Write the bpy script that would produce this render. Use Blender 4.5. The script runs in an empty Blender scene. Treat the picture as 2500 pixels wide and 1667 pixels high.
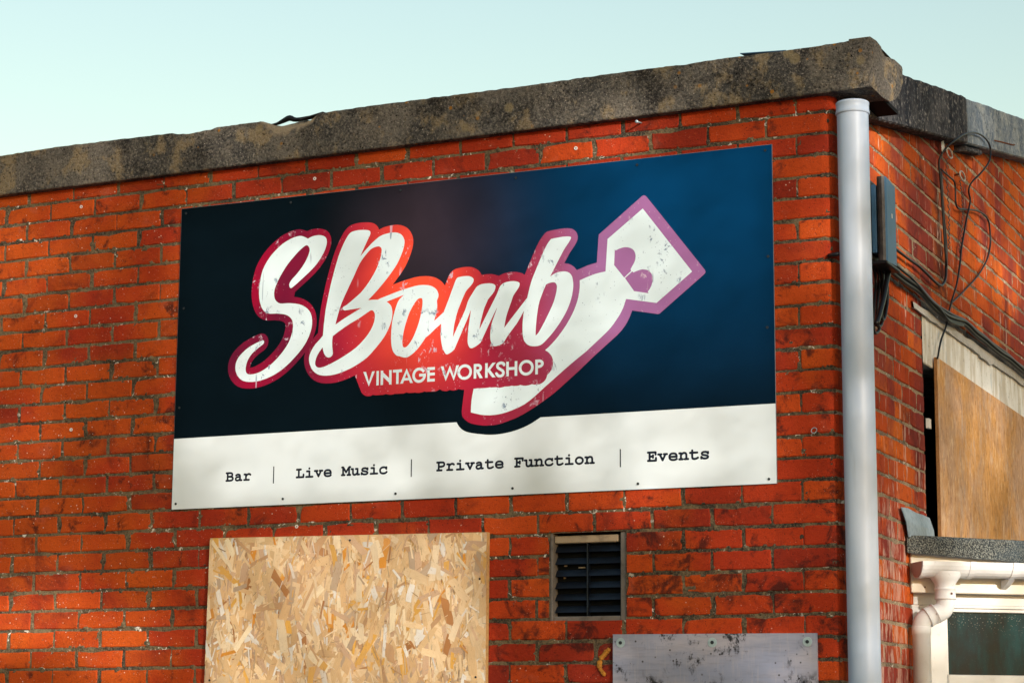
import bpy, bmesh, math, random
from mathutils import Vector, Matrix, noise
random.seed(7)
S = bpy.context.scene
COL = S.collection
# ---------------------------------------------------------------- camera
cam = bpy.data.objects.new('camera', bpy.data.cameras.new('camera'))
COL.objects.link(cam)
cam.data.sensor_width = 36.0
cam.data.lens = 77.13
cam.data.clip_end = 3000.0
_r = Vector((0.909223, 0.416260, 0.006348)); _u = Vector((0.068004, -0.163549, 0.984189)); _f = Vector((-0.410717, 0.894416, 0.177010))
cam.matrix_world = Matrix(((_r.x, _u.x, -_f.x, 4.83713), (_r.y, _u.y, -_f.y, -7.32109), (_r.z, _u.z, -_f.z, 1.60005), (0, 0, 0, 1)))
S.camera = cam
# ---------------------------------------------------------------- daylight
SUN_EL = math.radians(14.0)
SUN_H = Vector((0.76, -0.65)).normalized()
SUN_DIR = Vector((SUN_H.x * math.cos(SUN_EL), SUN_H.y * math.cos(SUN_EL), math.sin(SUN_EL)))
W = bpy.data.worlds.new('World'); S.world = W; W.use_nodes = True
nt = W.node_tree; nt.nodes.clear()
sky = nt.nodes.new('ShaderNodeTexSky'); sky.sky_type = 'NISHITA'; sky.sun_disc = False
sky.sun_elevation = SUN_EL
sky.sun_rotation = math.atan2(SUN_H.x, SUN_H.y)
sky.air_density = 1.82; sky.dust_density = 1.1; sky.ozone_density = 1.45
bg = nt.nodes.new('ShaderNodeBackground'); bg.inputs['Strength'].default_value = 0.15
wo = nt.nodes.new('ShaderNodeOutputWorld')
nt.links.new(sky.outputs[0], bg.inputs['Color']); nt.links.new(bg.outputs[0], wo.inputs['Surface'])
sl = bpy.data.lights.new('sun', 'SUN'); sl.energy = 5.0; sl.angle = math.radians(0.5); sl.color = (1.0, 0.925, 0.82)
sun = bpy.data.objects.new('sun', sl); COL.objects.link(sun)
sun.rotation_euler = SUN_DIR.to_track_quat('Z', 'Y').to_euler()
S.view_settings.view_transform = 'Standard'; S.view_settings.look = 'None'
S.view_settings.exposure = 0.52; S.view_settings.gamma = 1.0; S.view_settings.use_curve_mapping = False
# ---------------------------------------------------------------- helpers
def link(o, parent=None, label=None, cat=None, group=None, kind=None):
    COL.objects.link(o)
    if parent: o.parent = parent
    if label: o['label'] = label
    if cat: o['category'] = cat
    if group: o['group'] = group
    if kind: o['kind'] = kind
    return o
def empty(name, loc=(0, 0, 0), rz=0.0, **k):
    o = bpy.data.objects.new(name, None); o.location = loc; o.rotation_euler = (0, 0, rz); o.empty_display_size = 0.1
    return link(o, **k)
def mesh_obj(name, verts, faces, mat, parent=None, smooth=False, **k):
    me = bpy.data.meshes.new(name); me.from_pydata([tuple(v) for v in verts], [], faces); me.update()
    if mat: me.materials.append(mat)
    if smooth: me.polygons.foreach_set('use_smooth', [True] * len(me.polygons))
    o = bpy.data.objects.new(name, me)
    return link(o, parent, **k)
def bm_obj(name, bm, mat, parent=None, smooth=False, **k):
    me = bpy.data.meshes.new(name); bm.to_mesh(me); bm.free()
    if mat: me.materials.append(mat)
    if smooth: me.polygons.foreach_set('use_smooth', [True] * len(me.polygons))
    return link(bpy.data.objects.new(name, me), parent, **k)
def box_bm(lo, hi, bev=0.0, seg=1, bm=None):
    bm = bm or bmesh.new()
    r = bmesh.ops.create_cube(bm, size=1.0)
    c = [(a + b) / 2 for a, b in zip(lo, hi)]; d = [b - a for a, b in zip(lo, hi)]
    for v in r['verts']: v.co = Vector((c[0] + v.co.x * d[0], c[1] + v.co.y * d[1], c[2] + v.co.z * d[2]))
    if bev:
        es = list({e for v in r['verts'] for e in v.link_edges})
        bmesh.ops.bevel(bm, geom=es, offset=bev, segments=seg, profile=0.6, affect='EDGES')
    return bm
def box(name, lo, hi, mat, parent=None, bev=0.0, seg=1, **k):
    return bm_obj(name, box_bm(lo, hi, bev, seg), mat, parent, **k)
def crom(P, n=6):
    P = [Vector(p) for p in P]; out = []
    for i in range(len(P) - 1):
        a, b = P[i], P[i + 1]; z = P[i - 1] if i else 2 * a - b; c = P[i + 2] if i + 2 < len(P) else 2 * b - a
        for k in range(n):
            t = k / n
            out.append(0.5 * (2 * a + (b - z) * t + (2 * z - 5 * a + 4 * b - c) * t * t + (3 * a - z - 3 * b + c) * t ** 3))
    out.append(P[-1]); return out
def tube_data(P, r, n=8, caps=True):
    """rings along a polyline; r a number or one radius per point"""
    P = [Vector(p) for p in P]; R = r if isinstance(r, (list, tuple)) else [r] * len(P)
    V, F = [], []; up = None
    for i, p in enumerate(P):
        t = (P[min(i + 1, len(P) - 1)] - P[max(i - 1, 0)])
        if t.length < 1e-9: t = Vector((0, 0, 1))
        t.normalize()
        if up is None: up = t.orthogonal().normalized()
        up = (up - t * up.dot(t))
        if up.length < 1e-6: up = t.orthogonal()
        up.normalize(); s = t.cross(up)
        for k in range(n):
            a = 2 * math.pi * k / n
            V.append(p + (up * math.cos(a) + s * math.sin(a)) * R[i])
    for i in range(len(P) - 1):
        for k in range(n):
            F.append((i * n + k, i * n + (k + 1) % n, (i + 1) * n + (k + 1) % n, (i + 1) * n + k))
    if caps:
        F.append(tuple(range(n - 1, -1, -1))); F.append(tuple((len(P) - 1) * n + k for k in range(n)))
    return V, F
def tube(name, P, r, mat, parent=None, n=8, sm=0, **k):
    if sm:
        if isinstance(r, (list, tuple)): r = [q.x for q in crom([(v, 0, 0) for v in r], sm)]
        P = crom(P, sm)
    V, F = tube_data(P, r, n)
    return mesh_obj(name, V, F, mat, parent, smooth=True, **k)
def lathe_z(name, prof, mat, parent=None, n=24, c=(0, 0, 0), **k):
    V, F = [], []
    for r, z in prof:
        for i in range(n):
            a = 2 * math.pi * i / n; V.append((c[0] + r * math.cos(a), c[1] + r * math.sin(a), c[2] + z))
    for j in range(len(prof) - 1):
        for i in range(n): F.append((j * n + i, j * n + (i + 1) % n, (j + 1) * n + (i + 1) % n, (j + 1) * n + i))
    return mesh_obj(name, V, F, mat, parent, smooth=True, **k)
def disc_y(name, c, r, th, mat, parent=None, n=16, hole=0.0, **k):
    """a washer / screw head facing -Y"""
    V, F = [], []; rings = [(r, 0), (r, -th), (max(hole, r * 0.02), -th), (max(hole, r * 0.02), 0)]
    for rr, dy in rings:
        for i in range(n):
            a = 2 * math.pi * i / n; V.append((c[0] + rr * math.cos(a), c[1] + dy, c[2] + rr * math.sin(a)))
    for j in range(3):
        for i in range(n): F.append((j * n + i, j * n + (i + 1) % n, (j + 1) * n + (i + 1) % n, (j + 1) * n + i))
    return mesh_obj(name, V, F, mat, parent, **k)
def nz(x, y, z): return noise.noise(Vector((x, y, z)))
# ---------------------------------------------------------------- materials
class NT:
    def __init__(s, name):
        s.m = bpy.data.materials.new(name); s.m.use_nodes = True; s.t = s.m.node_tree; s.t.nodes.clear()
        s.out = s.t.nodes.new('ShaderNodeOutputMaterial'); s.b = s.t.nodes.new('ShaderNodeBsdfPrincipled')
        s.t.links.new(s.b.outputs[0], s.out.inputs['Surface'])
        g = s.t.nodes.new('ShaderNodeNewGeometry'); s.pos = g.outputs['Position']
    def n(s, ty, **k):
        x = s.t.nodes.new(ty)
        for a, v in k.items(): setattr(x, a, v)
        return x
    def L(s, a, b): s.t.links.new(a, b)
    def put(s, sock, v):
        if hasattr(v, 'is_output') or isinstance(v, bpy.types.NodeSocket): s.L(v, sock)
        else: sock.default_value = v
    def scaled(s, vec, sc):
        m = s.n('ShaderNodeMapping'); s.L(vec, m.inputs['Vector']); m.inputs['Scale'].default_value = sc; return m.outputs[0]
    def noise(s, scale, detail=4, rough=0.55, vec=None, dist=0.0, out='Fac'):
        x = s.n('ShaderNodeTexNoise'); s.L(vec or s.pos, x.inputs['Vector']); x.inputs['Scale'].default_value = scale
        x.inputs['Detail'].default_value = detail; x.inputs['Roughness'].default_value = rough; x.inputs['Distortion'].default_value = dist
        return x.outputs[out]
    def vor(s, scale, vec=None, feature='F1', out='Distance', rnd=1.0):
        x = s.n('ShaderNodeTexVoronoi', feature=feature); s.L(vec or s.pos, x.inputs['Vector']); x.inputs['Scale'].default_value = scale
        x.inputs['Randomness'].default_value = rnd; return x.outputs[out]
    def ramp(s, fac, *stops, mode='LINEAR'):
        x = s.n('ShaderNodeValToRGB'); s.put(x.inputs[0], fac); e = x.color_ramp.elements; x.color_ramp.interpolation = mode
        while len(e) < len(stops): e.new(0.5)
        for i, (p, c) in enumerate(stops):
            e[i].position = p; e[i].color = (c, c, c, 1) if not isinstance(c, tuple) else (*c, 1)
        return x.outputs[0]
    def step(s, v, a, b, lo=0.0, hi=1.0, smooth=True):
        x = s.n('ShaderNodeMapRange', interpolation_type='SMOOTHSTEP' if smooth else 'LINEAR', clamp=True)
        s.put(x.inputs['Value'], v); x.inputs['From Min'].default_value = a; x.inputs['From Max'].default_value = b
        x.inputs['To Min'].default_value = lo; x.inputs['To Max'].default_value = hi; return x.outputs[0]
    def math(s, op, a, b=0.0):
        x = s.n('ShaderNodeMath', operation=op); s.put(x.inputs[0], a); s.put(x.inputs[1], b); return x.outputs[0]
    def mix(s, f, a, b, mode='MIX'):
        x = s.n('ShaderNodeMix', data_type='RGBA', blend_type=mode); s.put(x.inputs[0], f)
        for sock, v in ((x.inputs[6], a), (x.inputs[7], b)): s.put(sock, (*v, 1) if isinstance(v, tuple) else v)
        return x.outputs[2]
    def xyz(s):
        x = s.n('ShaderNodeSeparateXYZ'); s.L(s.pos, x.inputs[0]); return x.outputs
    def attr(s, name, out='Color'):
        x = s.n('ShaderNodeAttribute'); x.attribute_name = name; return x.outputs[out]
    def rnd(s): return s.n('ShaderNodeObjectInfo').outputs['Random']
    def bump(s, h, strength=0.5, dist=0.01, normal=None):
        x = s.n('ShaderNodeBump'); s.L(h, x.inputs['Height']); x.inputs['Strength'].default_value = strength; x.inputs['Distance'].default_value = dist
        if normal: s.L(normal, x.inputs['Normal'])
        return x.outputs[0]
    def done(s, col, rough=0.8, normal=None, spec=0.3, metal=0.0, coat=0.0):
        s.put(s.b.inputs['Base Color'], (*col, 1) if isinstance(col, tuple) else col); s.put(s.b.inputs['Roughness'], rough)
        s.b.inputs['Specular IOR Level'].default_value = spec; s.b.inputs['Metallic'].default_value = metal
        s.b.inputs['Coat Weight'].default_value = coat
        if normal: s.L(normal, s.b.inputs['Normal'])
        return s.m
MAT = {}
def m_brick():
    t = NT('brick'); r = t.rnd(); x, y, z = t.xyz()
    wn = t.n('ShaderNodeTexWhiteNoise', noise_dimensions='1D'); t.L(t.math('MULTIPLY', r, 917.0), wn.inputs['W'])
    c = t.ramp(wn.outputs['Value'], (0.0, (0.23, 0.024, 0.013)), (0.16, (0.31, 0.030, 0.013)), (0.45, (0.40, 0.038, 0.013)), (0.75, (0.46, 0.050, 0.013)), (1.0, (0.53, 0.074, 0.013)))
    big = t.noise(2.6, 3); c = t.mix(t.step(t.math('ADD', big, t.step(x, 0.9, -0.9, -0.08, 0.12)), 0.42, 0.68, 0, 0.7), c, (0.56, 0.100, 0.012))
    dark = t.noise(4.2, 6, 0.68, dist=0.8); c = t.mix(t.step(dark, 0.52, 0.74, 0, 0.75), c, (0.085, 0.017, 0.014))
    soot = t.noise(11, 5, 0.7, dist=0.5); sm = t.math('ADD', t.step(t.noise(1.3, 3), 0.40, 0.65, 0, 0.10), t.step(x, 0.8, 2.6, 0, 0.05)); c = t.mix(t.step(t.math('ADD', soot, sm), 0.60, 0.76, 0, 0.85), c, (0.035, 0.014, 0.013))
    pink = t.noise(7.0, 3); c = t.mix(t.step(pink, 0.60, 0.76, 0, 0.40), c, (0.46, 0.13, 0.085))
    fine = t.noise(240, 3, 0.7); c = t.mix(t.step(fine, 0.38, 0.75, 0.0, 0.40), c, (0.12, 0.016, 0.010))
    med = t.noise(55, 5, 0.7); c = t.mix(t.step(med, 0.58, 0.76, 0, 0.45), c, (0.58, 0.13, 0.03)); c = t.mix(t.step(med, 0.44, 0.30, 0, 0.35), c, (0.10, 0.016, 0.011))
    pit = t.vor(85); c = t.mix(t.math('MULTIPLY', t.step(pit, 0.10, 0.20, 0.85, 0.0), t.step(t.noise(20, 2), 0.42, 0.55)), c, (0.03, 0.010, 0.010))
    v = t.vor(44); msk = t.math('SUBTRACT', t.noise(7.0, 4, 0.6), 0.03); lft = t.step(x, 1.6, -0.4, 0.0, 0.07); fl = t.math('MULTIPLY', t.step(v, 0.06, 0.14, 1, 0), t.step(t.math('ADD', msk, lft), 0.50, 0.62))
    c = t.mix(fl, c, (0.74, 0.60, 0.50))
    v2 = t.vor(120); fl2 = t.math('MULTIPLY', t.step(v2, 0.06, 0.17, 1, 0), t.step(t.math('ADD', t.noise(13, 3), lft), 0.53, 0.62)); c = t.mix(t.math('MULTIPLY', fl2, 0.8), c, (0.66, 0.46, 0.34))
    h = t.math('ADD', t.math('MULTIPLY', fine, 0.5), t.math('ADD', t.math('MULTIPLY', med, 1.4), t.math('MULTIPLY', t.step(pit, 0.05, 0.2), 0.35)))
    return t.done(c, 0.92, t.bump(h, 0.7, 0.005), 0.08)
def m_brick_side():
    """the same bricks, splashed with white streaks down the return wall"""
    t = NT('streaked_brick'); r = t.rnd()
    wn = t.n('ShaderNodeTexWhiteNoise', noise_dimensions='1D'); t.L(t.math('ADD', t.math('MULTIPLY', r, 517.0), 3.0), wn.inputs['W'])
    isl = t.attr('tone', 'Fac'); k = t.math('FRACT', t.math('ADD', wn.outputs['Value'], isl))
    c = t.ramp(k, (0.0, (0.26, 0.036, 0.018)), (0.3, (0.36, 0.048, 0.016)), (0.65, (0.47, 0.075, 0.016)), (1.0, (0.56, 0.125, 0.020)))
    x, y, z = t.xyz()
    up = t.step(z, 3.0, 3.7); c = t.mix(t.math('MULTIPLY', up, 0.40), c, (0.56, 0.120, 0.018))
    pv = t.noise(2.6, 3, vec=t.scaled(t.pos, (1, 1, 0.6))); c = t.mix(t.step(pv, 0.45, 0.60, 0, 0.85), c, (0.20, 0.036, 0.034))
    dark = t.noise(3.4, 6, 0.68, dist=0.7, vec=t.scaled(t.pos, (1, 1, 0.6))); c = t.mix(t.step(dark, 0.54, 0.72, 0, 0.85), c, (0.085, 0.020, 0.020)); md = t.noise(50, 5, 0.7); c = t.mix(t.step(md, 0.50, 0.32, 0, 0.5), c, (0.12, 0.02, 0.014))
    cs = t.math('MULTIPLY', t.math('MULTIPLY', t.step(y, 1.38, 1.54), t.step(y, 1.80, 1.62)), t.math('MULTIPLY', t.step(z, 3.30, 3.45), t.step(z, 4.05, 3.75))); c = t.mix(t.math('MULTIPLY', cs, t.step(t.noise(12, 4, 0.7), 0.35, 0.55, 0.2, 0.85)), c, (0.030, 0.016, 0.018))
    fine = t.noise(220, 3, 0.7); c = t.mix(t.step(fine, 0.4, 0.75, 0.0, 0.3), c, (0.18, 0.03, 0.012))
    st = t.noise(38, 3, 0.6, vec=t.scaled(t.pos, (1, 1, 0.16))); m2 = t.noise(3.0, 3); m3 = t.step(z, 2.2, 3.2, 0.05, 0.0)
    f = t.step(t.math('ADD', t.math('ADD', st, t.math('MULTIPLY', m2, 0.16)), m3), 0.715, 0.765)
    low = t.step(z, 2.65, 2.25); yy = t.math('MULTIPLY', t.step(y, 0.25, 0.42), t.step(y, 0.9, 0.68))
    st2 = t.noise(26, 4, 0.7, vec=t.scaled(t.pos, (1, 1, 0.35))); f2 = t.math('MULTIPLY', t.math('MULTIPLY', low, yy), t.step(st2, 0.46, 0.60))
    c = t.mix(t.math('MULTIPLY', t.math('MAXIMUM', f, f2), 0.55), c, (0.62, 0.45, 0.38))
    return t.done(c, 0.88, t.bump(t.math('ADD', fine, t.noise(60, 4)), 0.5, 0.004), 0.06)
def m_mortar(name='mortar', tan=(0.185, 0.138, 0.082), grey=(0.062, 0.051, 0.040), sooty=1.0):
    t = NT(name); x, y, z = t.xyz(); a = t.noise(4.5, 5, 0.65); c = t.mix(t.step(a, 0.38, 0.60), grey, tan)
    sm = t.step(x, 0.6, 2.5, -0.02, 0.07) if sooty == 1.0 else -0.04
    soot = t.noise(6.0, 5, 0.7, dist=0.8); c = t.mix(t.step(t.math('ADD', soot, sm), 0.50, 0.64, 0, 0.9), c, (0.026, 0.024, 0.024))
    g = t.noise(150, 4, 0.75); c = t.mix(t.step(g, 0.42, 0.70, 0, 0.6), c, tuple(v * 1.35 for v in tan)); c = t.mix(t.step(g, 0.50, 0.32, 0, 0.75), c, (0.03, 0.028, 0.025))
    w = t.noise(40, 4, 0.6, dist=1.0); wm = t.noise(3.6, 3); c = t.mix(t.math('MULTIPLY', t.step(w, 0.60, 0.66), t.step(wm, 0.46, 0.58)), c, (0.74, 0.69, 0.62))
    return t.done(c, 0.96, t.bump(t.math('ADD', g, t.math('MULTIPLY', w, 1.5)), 0.9, 0.006), 0.06)
def m_coping():
    t = NT('weathered_concrete'); x, y, z = t.xyz()
    a = t.noise(3.0, 6, 0.7, dist=0.5); c = t.mix(t.step(a, 0.40, 0.62), (0.092, 0.088, 0.086), (0.225, 0.200, 0.175))
    o = t.noise(8.5, 5, 0.68, vec=t.scaled(t.pos, (1, 1, 0.8))); c = t.mix(t.step(o, 0.52, 0.62, 0, 0.9), c, (0.36, 0.275, 0.170))
    d = t.noise(5.2, 6, 0.74); c = t.mix(t.step(d, 0.50, 0.66, 0, 0.85), c, (0.034, 0.032, 0.034))
    g = t.noise(95, 4, 0.8); c = t.mix(t.step(g, 0.48, 0.70, 0, 0.75), c, (0.42, 0.37, 0.31)); c = t.mix(t.step(g, 0.47, 0.30, 0, 0.95), c, (0.008, 0.008, 0.009))
    v = t.vor(62); c = t.mix(t.math('MULTIPLY', t.step(v, 0.08, 0.16, 1, 0), t.step(t.noise(9, 2), 0.46, 0.56)), c, (0.60, 0.53, 0.46))
    pt = t.vor(48); c = t.mix(t.math('MULTIPLY', t.step(pt, 0.10, 0.20, 0.9, 0), t.step(t.noise(12, 2), 0.48, 0.58)), c, (0.008, 0.008, 0.008))
    li = t.vor(13); c = t.mix(t.math('MULTIPLY', t.step(li, 0.07, 0.12, 1, 0), t.step(t.noise(2.2, 2), 0.50, 0.58)), c, (0.50, 0.23, 0.05))
    l2 = t.vor(7); c = t.mix(t.math('MULTIPLY', t.step(t.math('ADD', l2, t.math('MULTIPLY', g, 0.12)), 0.17, 0.24, 0.8, 0), t.step(t.noise(3.1, 2), 0.46, 0.55)), c, (0.36, 0.285, 0.17))
    ch = t.attr('chip', 'Fac'); c = t.mix(ch, c, (0.46, 0.37, 0.27))
    return t.done(c, 0.96, t.bump(t.math('ADD', t.math('MULTIPLY', g, 1.5), t.math('MULTIPLY', t.noise(30, 5, 0.75), 1.5)), 1.0, 0.012), 0.06)
def m_sidecoping(name, lo, hi, sp):
    t = NT(name); st = t.noise(7, 6, 0.72, vec=t.scaled(t.pos, (1, 1, 0.6)), dist=0.6); c = t.mix(t.step(st, 0.36, 0.66), lo, hi)
    g = t.noise(85, 4, 0.75, vec=t.scaled(t.pos, (1, 0.45, 0.6))); c = t.mix(t.step(g, 0.52, 0.68, 0, 0.75), c, sp); c = t.mix(t.step(g, 0.46, 0.34, 0, 0.8), c, tuple(v * 0.35 for v in lo))
    b = t.noise(3.5, 3); c = t.mix(t.step(b, 0.5, 0.7, 0, 0.5), c, lo)
    return t.done(c, 0.95, t.bump(g, 0.6, 0.006), 0.15)
# colours of the sign: a dark ground that turns brown and blue, and an outline that runs crimson - orange - violet
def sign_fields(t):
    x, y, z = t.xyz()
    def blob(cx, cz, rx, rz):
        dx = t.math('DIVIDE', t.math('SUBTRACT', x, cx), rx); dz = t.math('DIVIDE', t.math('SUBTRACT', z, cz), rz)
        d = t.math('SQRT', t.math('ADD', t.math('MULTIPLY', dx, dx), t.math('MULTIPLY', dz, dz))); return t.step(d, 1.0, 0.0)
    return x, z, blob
def worn(t, c, col, amount=1.0):
    """printed scratch and fleck pattern"""
    s1 = t.noise(30, 5, 0.75, vec=t.scaled(t.pos, (1, 1, 0.6)), dist=0.5); m = t.noise(4.0, 4, 0.7)
    f = t.math('MULTIPLY', t.step(s1, 0.585, 0.605), t.step(m, 0.50, 0.58))
    v = t.vor(70); f2 = t.math('MULTIPLY', t.step(t.math('ADD', v, t.math('MULTIPLY', t.noise(160, 2), 0.22)), 0.185, 0.215, 1, 0), t.step(t.noise(8, 3), 0.44, 0.53))
    rt = t.n('ShaderNodeMapping'); t.L(t.pos, rt.inputs['Vector']); rt.inputs['Rotation'].default_value = (0, 0.9, 0); rt.inputs['Scale'].default_value = (1, 1, 0.05)
    s3 = t.noise(46, 2, 0.5, vec=rt.outputs[0]); f3 = t.math('MULTIPLY', t.step(s3, 0.69, 0.70), t.step(t.noise(5.0, 2), 0.48, 0.56))
    f = t.math('MAXIMUM', t.math('MAXIMUM', f, f2), t.math('MULTIPLY', f3, 0.8))
    return t.mix(t.math('MULTIPLY', f, amount), c, col)
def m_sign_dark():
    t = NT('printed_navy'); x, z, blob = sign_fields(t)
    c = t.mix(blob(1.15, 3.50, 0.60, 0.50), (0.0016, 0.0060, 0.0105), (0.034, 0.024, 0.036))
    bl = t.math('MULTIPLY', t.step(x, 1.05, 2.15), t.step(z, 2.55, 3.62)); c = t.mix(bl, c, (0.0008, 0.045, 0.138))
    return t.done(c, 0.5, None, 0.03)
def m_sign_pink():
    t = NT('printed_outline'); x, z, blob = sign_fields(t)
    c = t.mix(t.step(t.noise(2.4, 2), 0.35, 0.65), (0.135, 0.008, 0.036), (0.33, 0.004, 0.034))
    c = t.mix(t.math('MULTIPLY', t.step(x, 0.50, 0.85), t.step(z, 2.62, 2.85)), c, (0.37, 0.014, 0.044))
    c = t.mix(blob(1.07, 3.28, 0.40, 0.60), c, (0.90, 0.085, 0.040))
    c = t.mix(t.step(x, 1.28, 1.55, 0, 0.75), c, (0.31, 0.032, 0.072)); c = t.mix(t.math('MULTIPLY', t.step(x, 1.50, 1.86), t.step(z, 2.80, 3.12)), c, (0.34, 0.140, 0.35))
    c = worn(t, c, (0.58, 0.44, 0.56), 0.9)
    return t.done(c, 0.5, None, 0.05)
def m_sign_white(name, amt, col=(0.68, 0.80, 0.88)):
    t = NT(name); c = worn(t, t.mix(0.0, col, col), (0.17, 0.24, 0.36), amt)
    return t.done(c, 0.45, None, 0.12)
def plain(name, col, rough=0.6, spec=0.3, metal=0.0, nscale=0, namt=0.25, ncol=None, bump=0.0, coat=0.0):
    t = NT(name); c = col; n_ = None
    if nscale:
        f = t.noise(nscale, 4, 0.65); c = t.mix(t.step(f, 0.42, 0.72, 0, namt), col, ncol or tuple(v * 0.4 for v in col))
        if bump: n_ = t.bump(f, bump, 0.004)
    return t.done(c, rough, n_, spec, metal, coat)
def m_strand():
    t = NT('wood_strand'); c = t.attr('tint'); uv = t.n('ShaderNodeUVMap').outputs[0]
    g = t.noise(1.0, 3, 0.7, vec=t.scaled(uv, (26, 900, 1))); c = t.mix(t.step(g, 0.42, 0.75, 0, 0.35), c, (0.30, 0.13, 0.035))
    f = t.noise(160, 3); c = t.mix(t.step(f, 0.58, 0.75, 0, 0.4), c, (0.30, 0.15, 0.06)); wv = t.noise(4, 4); c = t.mix(t.step(wv, 0.45, 0.7, 0, 0.35), c, (0.50, 0.33, 0.20))
    return t.done(c, 0.8, t.bump(g, 0.5, 0.003), 0.1)
def m_ply():
    t = NT('veneer'); a = t.noise(5, 5, 0.65, vec=t.scaled(t.pos, (1, 0.6, 0.5)), dist=0.8); c = t.mix(t.step(a, 0.38, 0.62), (0.46, 0.285, 0.180), (0.58, 0.300, 0.105))
    b = t.noise(14, 5, 0.7, vec=t.scaled(t.pos, (1, 1, 0.35))); c = t.mix(t.step(b, 0.50, 0.66, 0, 0.7), c, (0.50, 0.375, 0.300))
    f = t.noise(85, 4, 0.75, vec=t.scaled(t.pos, (1, 0.55, 0.28)), dist=0.4); c = t.mix(t.step(f, 0.50, 0.68, 0, 0.75), c, (0.27, 0.135, 0.060)); c = t.mix(t.step(f, 0.46, 0.34, 0, 0.6), c, (0.72, 0.50, 0.30))
    w = t.noise(34, 4, 0.65, vec=t.scaled(t.pos, (1, 0.6, 0.14))); c = t.mix(t.step(w, 0.62, 0.70, 0, 0.6), c, (0.74, 0.55, 0.38))
    return t.done(c, 0.8, t.bump(f, 0.4, 0.003), 0.08)
def m_greyboard():
    t = NT('grey_plywood'); a = t.noise(3.0, 4, 0.6, vec=t.scaled(t.pos, (0.6, 1, 1.6))); c = t.mix(t.step(a, 0.40, 0.65), (0.24, 0.265, 0.37), (0.37, 0.355, 0.42))
    gr = t.noise(90, 3, 0.7, vec=t.scaled(t.pos, (0.12, 1, 1))); c = t.mix(t.step(gr, 0.45, 0.75, 0, 0.35), c, (0.15, 0.145, 0.17))
    gv = t.noise(110, 3, 0.7, vec=t.scaled(t.pos, (1, 1, 0.10))); c = t.mix(t.step(gv, 0.5, 0.75, 0, 0.3), c, (0.42, 0.39, 0.40))
    d = t.noise(22, 6, 0.75, dist=0.25, vec=t.scaled(t.pos, (1, 1, 0.7))); m = t.noise(5.5, 3); c = t.mix(t.math('MULTIPLY', t.step(d, 0.50, 0.61), t.step(m, 0.45, 0.55)), c, (0.018, 0.019, 0.024))
    v = t.vor(34); c = t.mix(t.math('MULTIPLY', t.step(v, 0.07, 0.17, 0.9, 0), t.step(t.noise(7, 2), 0.46, 0.55)), c, (0.03, 0.03, 0.03))
    return t.done(c, 0.8, t.bump(gr, 0.3, 0.002), 0.25)
def m_pipe():
    t = NT('pvc_pipe'); a = t.noise(5, 3, 0.6, vec=t.scaled(t.pos, (1, 1, 0.22))); c = t.mix(t.step(a, 0.35, 0.7), (0.32, 0.41, 0.57), (0.50, 0.57, 0.70))
    b = t.noise(30, 4, 0.6, vec=t.scaled(t.pos, (1, 1, 0.12))); c = t.mix(t.step(b, 0.58, 0.78, 0, 0.35), c, (0.36, 0.40, 0.47))
    return t.done(c, 0.42, None, 0.4)
def m_felt():
    t = NT('mineral_felt'); g = t.noise(210, 2, 0.8); c = t.mix(t.step(g, 0.46, 0.60), (0.022, 0.026, 0.030), (0.22, 0.23, 0.21)); b = t.noise(5, 3)
    c = t.mix(t.step(b, 0.45, 0.7, 0, 0.5), c, (0.05, 0.075, 0.095)); return t.done(c, 0.95, t.bump(g, 0.8, 0.004), 0.15)
def m_paint(name, col, dirt):
    t = NT(name); a = t.noise(7, 5, 0.65, dist=0.4); c = t.mix(t.step(a, 0.50, 0.75, 0, 0.5), col, dirt); f = t.noise(60, 4, 0.7); c = t.mix(t.step(f, 0.62, 0.74, 0, 0.55), c, dirt)
    return t.done(c, 0.55, t.bump(f, 0.25, 0.002), 0.35)
def m_lintel():
    t = NT('flaking_white_paint'); st = t.noise(13, 5, 0.65, vec=t.scaled(t.pos, (1, 1, 0.22))); c = t.mix(t.step(st, 0.40, 0.56), (0.56, 0.52, 0.45), (0.78, 0.78, 0.77))
    b = t.noise(20, 4, 0.6, vec=t.scaled(t.pos, (1, 1, 0.3))); c = t.mix(t.step(b, 0.60, 0.70, 0, 0.7), c, (0.38, 0.46, 0.54)); d = t.noise(60, 3); c = t.mix(t.step(d, 0.64, 0.72, 0, 0.6), c, (0.08, 0.07, 0.06))
    return t.done(c, 0.85, t.bump(st, 0.5, 0.004), 0.2)
def m_glass():
    t = NT('grimy_glass'); x, y, z = t.xyz(); dr = t.noise(16, 4, 0.65, vec=t.scaled(t.pos, (1, 1, 0.30))); c = t.mix(t.step(dr, 0.38, 0.72), (0.0025, 0.016, 0.024), (0.004, 0.040, 0.046))
    s = t.vor(120); m = t.step(z, 1.98, 2.08); f = t.math('MULTIPLY', t.step(s, 0.10, 0.25, 0.8, 0), t.math('ADD', t.math('MULTIPLY', m, 0.9), 0.06)); c = t.mix(f, c, (0.30, 0.32, 0.30))
    return t.done(c, t.step(dr, 0.3, 0.7, 0.12, 0.25), None, 0.10)
def m_vent():
    t = NT('vent_blue'); a = t.noise(14, 4, 0.6, vec=t.scaled(t.pos, (0.5, 1, 1))); c = t.mix(t.step(a, 0.40, 0.65), (0.003, 0.005, 0.010), (0.008, 0.015, 0.030)); return t.done(c, 0.4, None, 0.4)
M_BRICK = m_brick(); M_BRICKS = m_brick_side(); M_MORTAR = m_mortar(); M_MORTARS = m_mortar('pale_mortar', (0.36, 0.28, 0.19), (0.14, 0.11, 0.085), 0.0); M_COP = m_coping()
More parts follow.
